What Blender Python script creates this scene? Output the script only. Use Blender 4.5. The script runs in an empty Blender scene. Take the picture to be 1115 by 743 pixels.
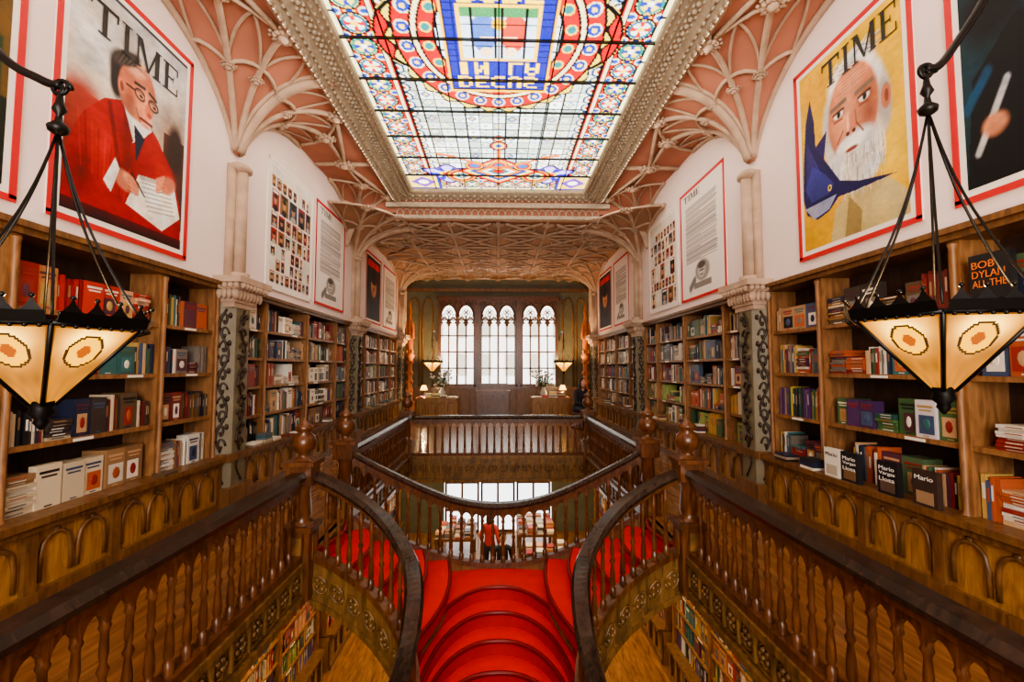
import bpy, bmesh, math, random
import numpy as np
from mathutils import Vector, Matrix
S=0.68; ZO=7.9
def W(p): return Vector((p[0]*S,p[1]*S,(p[2]+ZO)*S))
def lin(c):
    return tuple(((x/255.)/12.92 if x/255.<=0.04045 else ((x/255.+0.055)/1.055)**2.4) for x in c)
scene=bpy.context.scene
# ---------------------------------------------------------------- materials
def newmat(name):
    m=bpy.data.materials.new(name); m.use_nodes=True
    nt=m.node_tree; b=nt.nodes['Principled BSDF']
    return m,nt,b
def wood(name,c1,c2,rough=.4,scale=(6,6,1.2),bump=.15):
    m,nt,b=newmat(name)
    tc=nt.nodes.new('ShaderNodeTexCoord'); mp=nt.nodes.new('ShaderNodeMapping'); mp.inputs['Scale'].default_value=scale
    n=nt.nodes.new('ShaderNodeTexNoise'); n.inputs['Scale'].default_value=3; n.inputs['Detail'].default_value=6; n.inputs['Distortion'].default_value=1.2
    r=nt.nodes.new('ShaderNodeValToRGB'); r.color_ramp.elements[0].position=.3; r.color_ramp.elements[1].position=.7
    r.color_ramp.elements[0].color=(*lin(c1),1); r.color_ramp.elements[1].color=(*lin(c2),1)
    nt.links.new(tc.outputs['Object'],mp.inputs[0]); nt.links.new(mp.outputs[0],n.inputs['Vector']); nt.links.new(n.outputs['Fac'],r.inputs[0])
    nt.links.new(r.outputs[0],b.inputs['Base Color']); b.inputs['Roughness'].default_value=rough
    bp=nt.nodes.new('ShaderNodeBump'); bp.inputs['Strength'].default_value=bump; bp.inputs['Distance'].default_value=.01
    nt.links.new(n.outputs['Fac'],bp.inputs['Height']); nt.links.new(bp.outputs[0],b.inputs['Normal'])
    return m
def plain(name,c,rough=.6,var=.12,scale=4,metal=0,emit=None,es=0):
    m,nt,b=newmat(name)
    tc=nt.nodes.new('ShaderNodeTexCoord'); n=nt.nodes.new('ShaderNodeTexNoise'); n.inputs['Scale'].default_value=scale; n.inputs['Detail'].default_value=4
    r=nt.nodes.new('ShaderNodeValToRGB'); L=lin(c)
    r.color_ramp.elements[0].position=.3; r.color_ramp.elements[1].position=.7
    r.color_ramp.elements[0].color=(*[x*(1-var) for x in L],1); r.color_ramp.elements[1].color=(*[min(1,x*(1+var)) for x in L],1)
    nt.links.new(tc.outputs['Object'],n.inputs['Vector']); nt.links.new(n.outputs['Fac'],r.inputs[0]); nt.links.new(r.outputs[0],b.inputs['Base Color'])
    b.inputs['Roughness'].default_value=rough; b.inputs['Metallic'].default_value=metal
    if emit: b.inputs['Emission Color'].default_value=(*lin(emit),1); b.inputs['Emission Strength'].default_value=es
    return m
def colmat(name,rough=.5,emit=0,spec=.5):
    m,nt,b=newmat(name); a=nt.nodes.new('ShaderNodeAttribute'); a.attribute_name='Col'
    if emit:
        b.inputs['Base Color'].default_value=(.02,.02,.02,1)
        nt.links.new(a.outputs['Color'],b.inputs['Emission Color']); b.inputs['Emission Strength'].default_value=emit
    else: nt.links.new(a.outputs['Color'],b.inputs['Base Color'])
    b.inputs['Roughness'].default_value=rough; b.inputs['Specular IOR Level'].default_value=spec
    return m
M_rail=wood('dark_turned_wood',(62,34,18),(114,70,38),.28)
M_hand=wood('handrail_wood',(30,21,16),(58,41,30),.24)
M_oak=wood('oak_panel',(124,84,40),(182,134,74),.36)
M_oakd=wood('oak_frame',(82,54,30),(130,90,50),.4)
M_shelf=wood('shelf_wood',(106,70,40),(156,110,68),.5)
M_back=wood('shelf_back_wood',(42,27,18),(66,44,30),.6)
M_carv=wood('carved_wood',(78,56,30),(140,102,56),.36)
M_car2=wood('carved_column_wood',(140,76,34),(196,118,56),.4)
M_floor=wood('plank_floor',(106,68,38),(156,108,64),.22,scale=(5,.7,5))
M_wall=plain('pink_white_plaster',(234,216,210),.8,.03,2)
M_terra=plain('salmon_vault',(178,118,96),.8,.14,2)
M_far=plain('beige_vault',(160,120,94),.8,.12,2)
M_cream=plain('cream_plaster_rib',(180,154,132),.7,.16,6)
M_corn=plain('cornice_plaster',(188,176,154),.7,.2,14)
M_pil=plain('grey_green_pilaster',(112,102,78),.5,.18,5)
M_vine=plain('vine_ornament',(50,34,20),.45,.2,8)
M_green=plain('dark_green_wall',(96,94,74),.6,.15,3)
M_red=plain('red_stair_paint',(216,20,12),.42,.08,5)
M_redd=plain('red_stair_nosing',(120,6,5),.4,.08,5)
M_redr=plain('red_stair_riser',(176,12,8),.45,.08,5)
M_iron=plain('black_iron',(24,22,20),.4,.1,8,metal=.6)
M_lead=plain('lead',(18,20,22),.5,.05,8)
M_book=colmat('book_covers',.45)
M_poster=colmat('poster_print',.6,spec=.3)
M_sky=colmat('stained_glass',.3,emit=3.5)
M_lglass=colmat('lantern_glass',.3,emit=2.0)
M_lglass.cycles.emission_sampling='NONE'
M_white=plain('white_sheet',(236,228,218),.7,.03,5)
M_redb=plain('red_frame',(196,26,32),.6,.03,5)
M_black=plain('black_print',(14,12,12),.6,.03,5)
M_orange=plain('orange_print',(220,110,30),.6,.03,5)
M_dayglass=plain('daylit_glass',(230,236,240),.3,.02,5,emit=(232,238,246),es=2.2)
M_stone=plain('glowing_facade_stone',(214,208,196),.8,.08,.8,emit=(214,208,196),es=1.0)  # daylight on the facade is put in as the stone's own glow
M_leaf=plain('leaves',(68,102,52),.6,.3,8)
M_flower=plain('white_flowers',(236,226,220),.6,.1,8)
M_vase=plain('ceramic_vase',(190,186,176),.25,.1,8)
M_skin=plain('skin',(206,156,128),.55,.06,8)
M_shade=plain('lamp_shade',(240,200,120),.6,.05,5,emit=(255,196,96),es=3.5)
# ---------------------------------------------------------------- mesh builder
class MB:
    def __init__(s): s.v=[];s.f=[];s.m=[];s.c=[];s.sm=[]
    def add(s,vs,fs,mat=0,col=(1,1,1),smooth=False):
        o=len(s.v); s.v.extend([tuple(v) for v in vs])
        for f in fs:
            s.f.append([i+o for i in f]); s.m.append(mat); s.c.append(col); s.sm.append(smooth)
    def box(s,x0,x1,y0,y1,z0,z1,mat=0,col=(1,1,1)):
        x0,x1=min(x0,x1),max(x0,x1);y0,y1=min(y0,y1),max(y0,y1);z0,z1=min(z0,z1),max(z0,z1)
        vs=[(x0,y0,z0),(x1,y0,z0),(x1,y1,z0),(x0,y1,z0),(x0,y0,z1),(x1,y0,z1),(x1,y1,z1),(x0,y1,z1)]
        s.add(vs,[(0,3,2,1),(4,5,6,7),(0,1,5,4),(1,2,6,5),(2,3,7,6),(3,0,4,7)],mat,col)
    def obox(s,c,a,b,d,mat=0,col=(1,1,1)):
        c,a,b,d=map(Vector,(c,a,b,d)); vs=[]
        for k in (-1,1):
            for i,j in ((-1,-1),(1,-1),(1,1),(-1,1)): vs.append(c+a*i+b*j+d*k)
        s.add(vs,[(0,3,2,1),(4,5,6,7),(0,1,5,4),(1,2,6,5),(2,3,7,6),(3,0,4,7)],mat,col)
    def lathe(s,prof,cx,cy,cz=0,seg=10,mat=0,smooth=True,rot=0,col=(1,1,1)):
        vs=[];n=len(prof)
        for r,z in prof:
            for k in range(seg):
                a=rot+2*math.pi*k/seg; vs.append((cx+r*math.cos(a),cy+r*math.sin(a),cz+z))
        fs=[]
        for i in range(n-1):
            for k in range(seg):
                k2=(k+1)%seg; fs.append((i*seg+k,i*seg+k2,(i+1)*seg+k2,(i+1)*seg+k))
        s.add(vs,fs,mat,col,smooth)
        s.add(vs[:seg],[list(range(seg))[::-1]],mat,col); s.add(vs[-seg:],[list(range(seg))],mat,col)
    def tube(s,path,r,seg=6,mat=0,smooth=True,col=(1,1,1)):
        P=[Vector(p) for p in path]; n=len(P)
        if not hasattr(r,'__len__'): r=[r]*n
        vs=[]; prev=None
        for i in range(n):
            t=(P[min(i+1,n-1)]-P[max(i-1,0)])
            if t.length<1e-9: t=Vector((0,0,1))
            t.normalize()
            if prev is None:
                up=Vector((0,0,1)) if abs(t.z)<.9 else Vector((1,0,0))
                a=t.cross(up).normalized()
            else:
                a=prev-t*prev.dot(t)
                a=a.normalized() if a.length>1e-6 else t.orthogonal().normalized()
            prev=a; b=t.cross(a)
            for k in range(seg):
                an=2*math.pi*k/seg; vs.append(P[i]+(a*math.cos(an)+b*math.sin(an))*r[i])
        fs=[]
        for i in range(n-1):
            for k in range(seg):
                k2=(k+1)%seg; fs.append((i*seg+k,i*seg+k2,(i+1)*seg+k2,(i+1)*seg+k))
        fs.append(tuple(range(seg))[::-1]); fs.append(tuple(range((n-1)*seg,n*seg)))
        s.add(vs,fs,mat,col,smooth)
    def sweep(s,path,prof,mat=0,smooth=False,col=(1,1,1)):
        P=[Vector(p) for p in path]; n=len(P); m=len(prof); vs=[]
        for i in range(n):
            t=P[min(i+1,n-1)]-P[max(i-1,0)]; t.z=0; t.normalize(); L=Vector((t.y,-t.x,0))
            for a,b in prof: vs.append(P[i]+L*a+Vector((0,0,b)))
        fs=[]
        for i in range(n-1):
            for k in range(m):
                k2=(k+1)%m; fs.append((i*m+k,i*m+k2,(i+1)*m+k2,(i+1)*m+k))
        fs.append(tuple(range(m))[::-1]); fs.append(tuple(range((n-1)*m,n*m)))
        s.add(vs,fs,mat,col,smooth)
    def ball(s,c,rx,ry=None,rz=None,seg=8,rings=5,mat=0,col=(1,1,1)):
        ry=ry or rx; rz=rz or rx; vs=[];fs=[]
        for i in range(rings+1):
            th=math.pi*i/rings
            for k in range(seg):
                a=2*math.pi*k/seg; vs.append((c[0]+rx*math.sin(th)*math.cos(a),c[1]+ry*math.sin(th)*math.sin(a),c[2]+rz*math.cos(th)))
        for i in range(rings):
            for k in range(seg):
                k2=(k+1)%seg; fs.append((i*seg+k,i*seg+k2,(i+1)*seg+k2,(i+1)*seg+k))
        s.add(vs,fs,mat,col,True)
    def finish(s,name,mats,parent=None,raw=False,recalc=True):
        A=np.array(s.v,dtype=np.float64)
        if not raw: A[:,2]+=ZO; A*=S
        mn=A.min(0);mx=A.max(0); o=np.array([(mn[0]+mx[0])/2,(mn[1]+mx[1])/2,mn[2]])
        me=bpy.data.meshes.new(name); me.from_pydata((A-o).tolist(),[],s.f)
        for m in mats: me.materials.append(m)
        me.polygons.foreach_set('material_index',s.m); me.polygons.foreach_set('use_smooth',s.sm)
        if recalc:
            bm=bmesh.new(); bm.from_mesh(me); bmesh.ops.recalc_face_normals(bm,faces=bm.faces); bm.to_mesh(me); bm.free()
        ca=me.color_attributes.new('Col','FLOAT_COLOR','CORNER')
        arr=[]
        for p,c in zip(s.f,s.c): arr.extend([c[0],c[1],c[2],1.0]*len(p))
        ca.data.foreach_set('color',arr)
        ob=bpy.data.objects.new(name,me); scene.collection.objects.link(ob)
        loc=Vector(o)
        if parent is not None: ob.parent=parent; loc=loc-parent.location
        ob.location=loc
        return ob
def catmull(pts,n=5):
    P=[Vector(p) for p in pts]; out=[]
    for i in range(len(P)-1):
        p0=P[max(i-1,0)];p1=P[i];p2=P[i+1];p3=P[min(i+2,len(P)-1)]
        for k in range(n):
            t=k/n
            out.append(.5*((2*p1)+(p2-p0)*t+(2*p0-5*p1+4*p2-p3)*t*t+(3*p1-p0-3*p2+p3)*t**3))
    out.append(P[-1]); return out
def resample(path,sp):
    P=[Vector(p) for p in path]; d=[0]
    for a,b in zip(P,P[1:]): d.append(d[-1]+math.hypot(b.x-a.x,b.y-a.y))
    n=max(1,round(d[-1]/sp)); out=[]; j=0
    for i in range(n+1):
        t=d[-1]*i/n
        while j<len(P)-2 and d[j+1]<t: j+=1
        u=(t-d[j])/max(1e-9,d[j+1]-d[j]); out.append(P[j].lerp(P[j+1],min(1,max(0,u))))
    return out
# ---------------------------------------------------------------- shell
XG=2.34; FL=-2.26; Y0=-4; Y1=22.6
b=MB(); b.box(-4.95,4.95,Y0,Y1+.3,-8.1,-7.9); b.finish('floor',[M_floor])
b=MB()
for s_ in (-1,1): b.box(s_*2.36,s_*4.95,.5,12,FL-.32,FL)
b.box(-4.95,4.95,Y0,.5,FL-.32,FL); b.box(-4.95,4.95,12.03,Y1,FL-.32,FL)
b.finish('floor',[M_floor])
for s_,nm in ((-1,'left'),(1,'right')):
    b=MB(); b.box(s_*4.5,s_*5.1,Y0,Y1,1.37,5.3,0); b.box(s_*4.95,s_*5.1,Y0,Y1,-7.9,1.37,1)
    b.finish('wall_'+nm,[M_wall,M_back])
def gothic_arc(x0,x1,zs,h,n=10):
    pts=[];xm=(x0+x1)/2
    for i in range(n+1):
        t=i/n; x=x0+(xm-x0)*t; pts.append((x,zs+h*math.sin(math.acos(max(-1,min(1,1-t))))**.9 if t>0 else zs))
    r=[(x1-(p[0]-x0),p[1]) for p in pts[:-1]][::-1]
    return pts+r
b=MB()
b.box(-5.1,-2.95,Y1,Y1+.3,FL-.3,5.3); b.box(2.95,5.1,Y1,Y1+.3,FL-.3,5.3)
b.box(-2.95,2.95,Y1,Y1+.3,FL-.3,-.95,1); b.box(-2.95,2.95,Y1,Y1+.3,3.4,5.3)
b.box(-5.1,-2.6,Y1,Y1+.3,-7.9,FL-.3); b.box(2.6,5.1,Y1,Y1+.3,-7.9,FL-.3); b.box(-2.6,2.6,Y1,Y1+.3,-4.3,FL-.3)
for s_ in (-1,1):
    for xc in (3.45,4.1):
        pr=[(p[0],Y1-.04,p[1]) for p in gothic_arc(s_*xc-.25,s_*xc+.25,2.6,.8)]
        b.tube([(s_*xc-.25,Y1-.04,-1)]+pr+[(s_*xc+.25,Y1-.04,-1)],.05,6,1)
    b.box(s_*2.95,s_*4.5,Y1-.12,Y1,-1.1,-.95,1)
    b.box(s_*2.95,s_*4.5,Y1-.06,Y1,FL,-1.1,1)
for k in range(19):
    x=-4.3+k*.478; b.box(x-.03,x+.03,Y1-.1,Y1-.05,FL,-1.1,1)
b.box(-4.5,4.5,Y1-.1,Y1,3.75,3.9,1)
b.finish('wall_back',[M_green,M_oakd])
b=MB()
b.box(-5.1,-2.4,Y0-.3,Y0,-7.9,5.3); b.box(2.4,5.1,Y0-.3,Y0,-7.9,5.3); b.box(-2.4,2.4,Y0-.3,Y0,-7.9,-1.2); b.box(-2.4,2.4,Y0-.3,Y0,3.6,5.3)
b.finish('wall_front',[M_wall])
def window_group(name,x0,x1,zb,zt,y,cols,rows,wood_m=M_rail):
    b=MB(); fw=.09
    b.box(x0,x0+fw,y-.1,y+.14,zb,zt); b.box(x1-fw,x1,y-.1,y+.14,zb,zt); b.box(x0,x1,y-.1,y+.14,zb,zb+.12); b.box(x0,x1,y-.1,y+.14,zt-.1,zt)
    w=(x1-x0-2*fw)/cols; zh=zt-1.05
    for i in range(cols+1):
        x=x0+fw+i*w; b.box(x-.05,x+.05,y-.04,y+.1,zb,zt-.1)
    for i in range(cols):
        xa=x0+fw+i*w; xm=xa+w/2
        b.box(xm-.034,xm+.034,y,y+.06,zb,zh+.2)
        # openwork tracery: outer arch, two cusped lancets, roundels above
        arc=gothic_arc(xa+.02,xa+w-.02,zh,.75)
        for k in range(len(arc)-1):
            p,q=arc[k],arc[k+1]
            b.add([(p[0],y,p[1]),(q[0],y,q[1]),(q[0],y,zt-.1),(p[0],y,zt-.1),(p[0],y+.08,p[1]),(q[0],y+.08,q[1]),(q[0],y+.08,zt-.1),(p[0],y+.08,zt-.1)],[(0,1,2,3),(4,5,6,7),(0,1,5,4)])
        b.tube([(p[0],y-.03,p[1]) for p in arc],.05,6)
        for h2 in (0,1):
            xl=xa+.03+h2*w/2; xr=xa-.03+w/2+h2*w/2
            a2=gothic_arc(xl,xr,zh-.3,.42,8); b.tube([(p[0],y-.0,p[1]) for p in a2],.042,6)
            for cxx in (xl+.07,xr-.07): b.ball((cxx,y,zh-.14),.055,.04,.055,6,4)
            b.ball(((xl+xr)/2,y,zh+.12),.05,.04,.06,6,4)
        for k in range(4):
            a=k*math.pi/2; b.tube([(xm+.09*math.cos(a)+.085*math.cos(t),y,zh+.38+.09*math.sin(a)+.085*math.sin(t)) for t in [j*math.pi/4 for j in range(9)]],.022,5)
        for xx in (xm-.26,xm+.26): b.tube([(xx+.08*math.cos(t),y,zh+.2+.08*math.sin(t)) for t in [j*math.pi/4 for j in range(9)]],.022,5)
    for r in range(rows+1):
        z=zb+.12+(zh-.1-zb)*r/rows; b.box(x0+fw,x1-fw,y,y+.06,z-.034,z+.034)
    return b.finish(name,[wood_m])
for i,(xa,xb) in enumerate(((-2.95,-1.08),(-.94,.94),(1.08,2.95))):
    window_group('window_%d'%(i+1),xa,xb,-.95,3.4,Y1+.05,2,4)
b=MB()
for x in (-1.01,1.01): b.box(x-.07,x+.07,Y1-.14,Y1+.2,-.95,3.4)
b.box(-3.05,3.05,Y1-.16,Y1,-1.05,-.93); b.box(-3.05,3.05,Y1-.16,Y1,3.36,3.5)
for k in range(25):
    x=-3.0+k*.25; b.add([(x,Y1-.1,3.36),(x+.25,Y1-.1,3.36),(x+.125,Y1-.1,3.16)],[(0,1,2)])
    b.ball((x+.125,Y1-.12,3.14),.04)
b.finish('trim_1',[M_rail])
for i in range(3):
    xa=-2.55+i*1.72; xb=xa+1.65; b=MB(); y=Y1+.05
    b.box(xa,xb,y,y+.02,-7.85,-4.35,1)
    for x in (xa,xb-.1,(xa+xb)/2-.05): b.box(x,x+.1,y-.08,y,-7.9,-4.3)
    for z in (-7.9,-6.9,-5.6,-4.42): b.box(xa,xb,y-.07,y,z,z+.12)
    b.tube([(p[0],y-.05,p[1]) for p in gothic_arc(xa+.1,xb-.1,-5.4,.8)],.05,6)
    b.finish('door_%d'%(i+1),[M_rail,M_dayglass])
window_group('window_4',-2.4,2.4,-1.2,3.6,Y0-.2,4,4)  # unseen window added behind the camera as an opening for fill light
b=MB(); b.box(-14,14,40,41,-8,6)
for i in range(12):
    for j in range(3):
        x=-12+i*2.1; z=-4+j*3.3
        b.box(x,x+.9,39.9,40,z,z+1.9,1); b.box(x-.12,x+1.02,39.85,39.95,z+1.9,z+2.05)
b.finish('building_facade',[M_stone,M_corn])
# ---------------------------------------------------------------- ceiling
SX=2.56; SY0=.8; SY1=13.2; SZ=5.22
b=MB()
for s_ in (-1,1): b.box(s_*3.02,s_*4.5,Y0,13.5,5.0,5.3,0)
b.box(-3.02,3.02,Y0,SY0-.4,5.0,5.3,0)
b.box(-4.5,4.5,13.5,Y1,4.4,4.6,1)
b.box(-4.5,4.5,13.5,13.6,4.4,5.3,0)
b.box(-3.02,3.02,13.45,13.5,4.35,5.3,0)
b.finish('ceiling',[M_terra,M_far])
def fanpt(s_,yk,phi,t,z0,H,Rx,Ry,ylo=-99,yhi=99):
    return (s_*(4.5-Rx*t*math.cos(phi)),min(yhi,max(ylo,yk+Ry*t*math.sin(phi))),z0+H*math.sqrt(max(0,1-(1-t)**2)))
def rosette(rb,x,y,z,r):
    rb.ball((x,y,z),r*.55,r*.55,r*.5,10,4)
    for k in range(10):
        a=k*math.pi/5; rb.ball((x+r*.75*math.cos(a),y+r*.75*math.sin(a),z+.01),r*.32,r*.32,r*.25,6,3)
    for k in range(12):
        a=k*math.pi/6+.2; rb.ball((x+r*1.15*math.cos(a),y+r*1.15*math.sin(a),z+.03),r*.22,r*.22,r*.15,5,3)
def fan(b,rb,s_,yk,z0,H,Rx,Ry,mat,ylo=-99,yhi=99,p0=-90,p1=90):
    NT,NP=14,24; vs=[];fs=[]
    for i in range(NT+1):
        t=.03+.97*(i/NT)**1.5
        for j in range(NP+1):
            ph=math.radians(p0+(p1-p0)*j/NP); vs.append(fanpt(s_,yk,ph,t,z0,H,Rx,Ry,ylo,yhi))
    for i in range(NT):
        for j in range(NP): a=i*(NP+1)+j; fs.append((a,a+1,a+NP+2,a+NP+1))
    b.add(vs,fs,mat,smooth=True)
    for d in (-88,-58,-29,0,29,58,88):
        if d<p0 or d>p1: continue
        ph=math.radians(d); pts=[Vector(fanpt(s_,yk,ph,.04+.98*(i/16)**1.5,z0,H,Rx,Ry,ylo,yhi))-Vector((0,0,.03)) for i in range(17)]
        rb.tube(pts,.095 if d==0 else .05,8)
        if d==0:
            for off in (-.11,.11): rb.tube([p+Vector((0,off,.03)) for p in pts],.04,6)
        if abs(d)<80:
            for t in (.45,1.0):
                p=fanpt(s_,yk,ph,t,z0,H,Rx,Ry,ylo,yhi); rr=.16 if t==1 else .09
                if t==1: rosette(rb,p[0],p[1],p[2]-.08,rr)
                else: rosette(rb,p[0],p[1],p[2]-.09,rr)
    # finer branching ribs between the main ones, beyond the mid ring
    for d in (-73,-43,-15,15,43,73):
        if d<p0 or d>p1: continue
        for dd in (-14,14):
            pts=[Vector(fanpt(s_,yk,math.radians(d+dd*(1-i/8)),.5+.5*i/8,z0,H,Rx,Ry,ylo,yhi))-Vector((0,0,.02)) for i in range(9)]
            rb.tube(pts,.026,5)
    for t in (.45,1.0):
        pts=[]
        for j in range(int(25)):
            d=max(p0,-88)+(min(p1,88)-max(p0,-88))*j/24; tt=t
            if t==.45: tt=t+.10*abs(math.sin(math.radians(d)*3.1))
            p=fanpt(s_,yk,math.radians(d),tt,z0,H,Rx,Ry,ylo,yhi); pts.append((p[0],p[1],p[2]-.03))
        rb.tube(pts,.035,6)
vb=MB(); rb=MB()
COLS=[1.35,7.8,14.3,20.8]
for s_ in (-1,1):
    for yk in (1.35,7.8): fan(vb,rb,s_,yk,3.2,1.79,1.47,2.3,0)
    fan(vb,rb,s_,14.3,3.1,1.89,1.47,2.3,0,yhi=13.5,p1=-20)
    for yk in (14.3,20.8): fan(vb,rb,s_,yk,3.0,1.39,1.8,2.3,1,yhi=Y1-.02)
    for ya,yb in ((1.35,7.8),(7.8,14.3)):
        ym=(ya+yb)/2; z=4.96
        A=(s_*3.1,ym); Bm=(s_*4.45,ym); mid=(s_*3.75,ym)
        rb.tube([(A[0],A[1],z),(Bm[0],Bm[1],z)],.05,6)
        for d in (29,58):
            p=fanpt(s_,ya,math.radians(d),1,0,0,1.47,2.3); rb.tube([(p[0],p[1],z),(mid[0],mid[1],z)],.045,6)
            p=fanpt(s_,yb,math.radians(-d),1,0,0,1.47,2.3)
            if p[1]<13.5: rb.tube([(p[0],p[1],z),(mid[0],mid[1],z)],.045,6)
        rosette(rb,mid[0],mid[1],z-.05,.19)
    rb.tube([(s_*3.12,y,4.97) for y in (Y0,13.5)],.05,6)
z=4.37
def clipline(p,q):
    n=40; out=[]
    for i in range(n+1):
        x=p[0]+(q[0]-p[0])*i/n; y=p[1]+(q[1]-p[1])*i/n
        if abs(x)<=4.45 and 13.6<=y<=Y1-.05: out.append((x,y,z))
    return out
for k in range(-12,13):
    for sg in (-1,1):
        c=18+k*1.5
        l=clipline((-4.5,c-4.5*sg),(4.5,c+4.5*sg))
        if len(l)>1: rb.tube([l[0],l[-1]],.045,6)
for i in range(-2,3):
    rb.tube([(i*1.5,13.6,z),(i*1.5,Y1-.05,z)],.05,6)
for j in range(7):
    y=13.5+1.5*j+.0
    if y>13.6: rb.tube([(-4.4,y,z),(4.4,y,z)],.04,6)
    for i in range(-2,3):
        if y<Y1: rosette(rb,i*1.5,max(y,13.8),z-.05,.15)
        if i<2:
            cx,cy=i*1.5+.75,y+.75
            if cy<Y1-.5:
                rb.tube([(cx+.42*math.cos(a),cy+.42*math.sin(a),z) for a in [q*math.pi/6 for q in range(13)]],.03,5)
for s_ in (-1,1):
    for yk in COLS:
        for dx,dy,r in ((0,0,.12),(.06,.16,.075),(.06,-.16,.075)):
            rb.tube([(s_*(4.4+dx),yk+dy,1.4),(s_*(4.4+dx),yk+dy,3.4)],r,12)
        rb.lathe([(.26,0),(.2,.06),(.2,.14)],s_*4.42,yk,1.44,12)
        rb.ball((s_*4.4,yk,3.38),.17,.24,.1,12,5)
vo=vb.finish('ceiling_vault',[M_terra,M_far],recalc=False); rb.finish('ribs',[M_cream],parent=vo)
b=MB()
def frame_strip(prof,mat=0):
    for s_ in (-1,1):
        P=[(s_*x,z) for x,z in prof]; vs=[];n=len(P)
        for (x,z) in P: vs.append((x,SY0-.3,z))
        for (x,z) in P: vs.append((x,SY1+.28,z))
        b.add(vs,[(i,i+1,n+i+1,n+i) for i in range(n-1)],mat)
    for yy,sg in ((SY1,1),(SY0,-1)):
        vs=[];n=len(prof)
        for (x,z) in prof: vs.append((-3.05,yy+sg*(x-SX),z))
        for (x,z) in prof: vs.append((3.05,yy+sg*(x-SX),z))
        b.add(vs,[(i,i+1,n+i+1,n+i) for i in range(n-1)],mat)
prof=[(2.50,5.3),(2.50,5.12),(2.54,5.08),(2.58,5.12),(2.62,5.10),(2.66,5.05),(2.70,5.07),(2.80,5.0),(2.88,4.95),(2.90,4.90),(2.94,4.92),(2.98,4.86),(3.03,4.84),(3.08,4.9),(3.10,5.02)]
frame_strip(prof)
yy=SY0; q=0
while yy<SY1:
    for s_ in (-1,1):
        b.ball((s_*2.76,yy,5.01),.045,.05,.035,6,3); 
        for o in (-.045,.045): b.ball((s_*(2.76+o),yy+.07,5.01-o*.6),.028,.035,.025,5,3)
        b.ball((s_*2.92,yy+.07,4.9),.03,.05,.03,5,3)
        b.box(s_*2.985,s_*3.03,yy,yy+.06,4.80,4.86); b.ball((s_*2.54,yy+.07,5.08),.022,.035,.022,5,3)
        b.ball((s_*2.64,yy,5.07),.022,.04,.02,5,3)
    yy+=.14
x=-3.0
b.box(-3.3,3.3,13.3,13.44,4.72,4.86); b.box(-3.5,3.5,13.25,13.44,4.36,4.46)
while x<3.0:
    b.tube([(p[0],13.38,p[1]) for p in gothic_arc(x,x+.2,4.5,.17,5)],.016,5)
    b.ball((x,13.38,4.5),.028); b.ball((x+.1,13.3,4.41),.035); b.ball((x+.1,13.3,4.9),.035)
    b.ball((x+.1,13.42,4.8),.04); b.ball((x+.1,13.2,5.0),.04); b.ball((x,13.33,4.96),.03)
    x+=.2
b.finish('trim_2',[M_corn])
# ---------------------------------------------------------------- skylight
def gridmesh(name,col,P00,U,V,mat,parent=None):
    H,Wd,_=col.shape
    u=np.linspace(0,1,Wd); v=np.linspace(0,1,H)
    uu,vv=np.meshgrid(u,v)
    A=np.array(P00)[None,None,:]+uu[...,None]*np.array(U)+vv[...,None]*np.array(V)
    A=A.reshape(-1,3).copy(); A[:,2]+=ZO; A*=S
    o=(A.min(0)+A.max(0))/2; o[2]=A.min(0)[2]
    idx=np.arange(H*Wd).reshape(H,Wd)
    F=np.stack([idx[:-1,:-1],idx[:-1,1:],idx[1:,1:],idx[1:,:-1]],-1).reshape(-1,4)
    me=bpy.data.meshes.new(name); me.from_pydata((A-o).tolist(),[],F.tolist()); me.materials.append(mat)
    ca=me.color_attributes.new('Col','FLOAT_COLOR','POINT')
    c4=np.ones((H*Wd,4),dtype=np.float32); c4[:,:3]=col.reshape(-1,3)
    ca.data.foreach_set('color',c4.ravel())
    ob=bpy.data.objects.new(name,me); scene.collection.objects.link(ob)
    loc=Vector(o)
    if parent is not None: ob.parent=parent; loc=loc-parent.location
    ob.location=loc; return ob
rng=np.random.default_rng(3)
NX,NY=251,607
xs=np.linspace(-SX,SX,NX); ys=np.linspace(SY0,SY1,NY); X,Y=np.meshgrid(xs,ys)
a=np.abs(X); yc=7.0; bb=np.abs(Y-yc)
C=np.zeros((NY,NX,3))
BL=(10,12,14)
def put(mask,c): C[mask]=lin(c)
cs=.28; ix=np.floor(X/cs+.5).astype(int)+50; iy=np.floor(Y/cs).astype(int)
tint=rng.random((120,120,4)); base=np.array(lin((212,218,206)))
tv=tint[iy%120,ix%120]; C[:]=base*(.45+.75*tv[...,:1])*np.stack([.9+.16*tv[...,1],np.ones_like(X),.92+.16*tv[...,2]],-1)
fxx=((X/cs+.5)%1); fyy=(Y/cs)%1
odd=(ix+iy)%2==0
rr=np.abs(fxx-.5)+np.abs(fyy-.5)
C[odd&(rr<.42)]=lin((70,120,130)); C[odd&(rr<.32)]=lin((206,214,200)); C[odd&(rr<.15)]=lin((206,160,40))
rq=np.hypot(fxx-.5,fyy-.5)
C[(~odd)&(rq<.16)]=lin((150,176,190)); C[(~odd)&(rq<.07)]=lin((170,40,40))
ex=(ix%3==0)&(iy%3==0); C[ex&(rr<.38)]=lin((40,80,150)); C[ex&(rr<.2)]=lin((220,180,60))
lead=(fxx<.11)|(fyy<.11); C[lead]=lin(BL)
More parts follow.
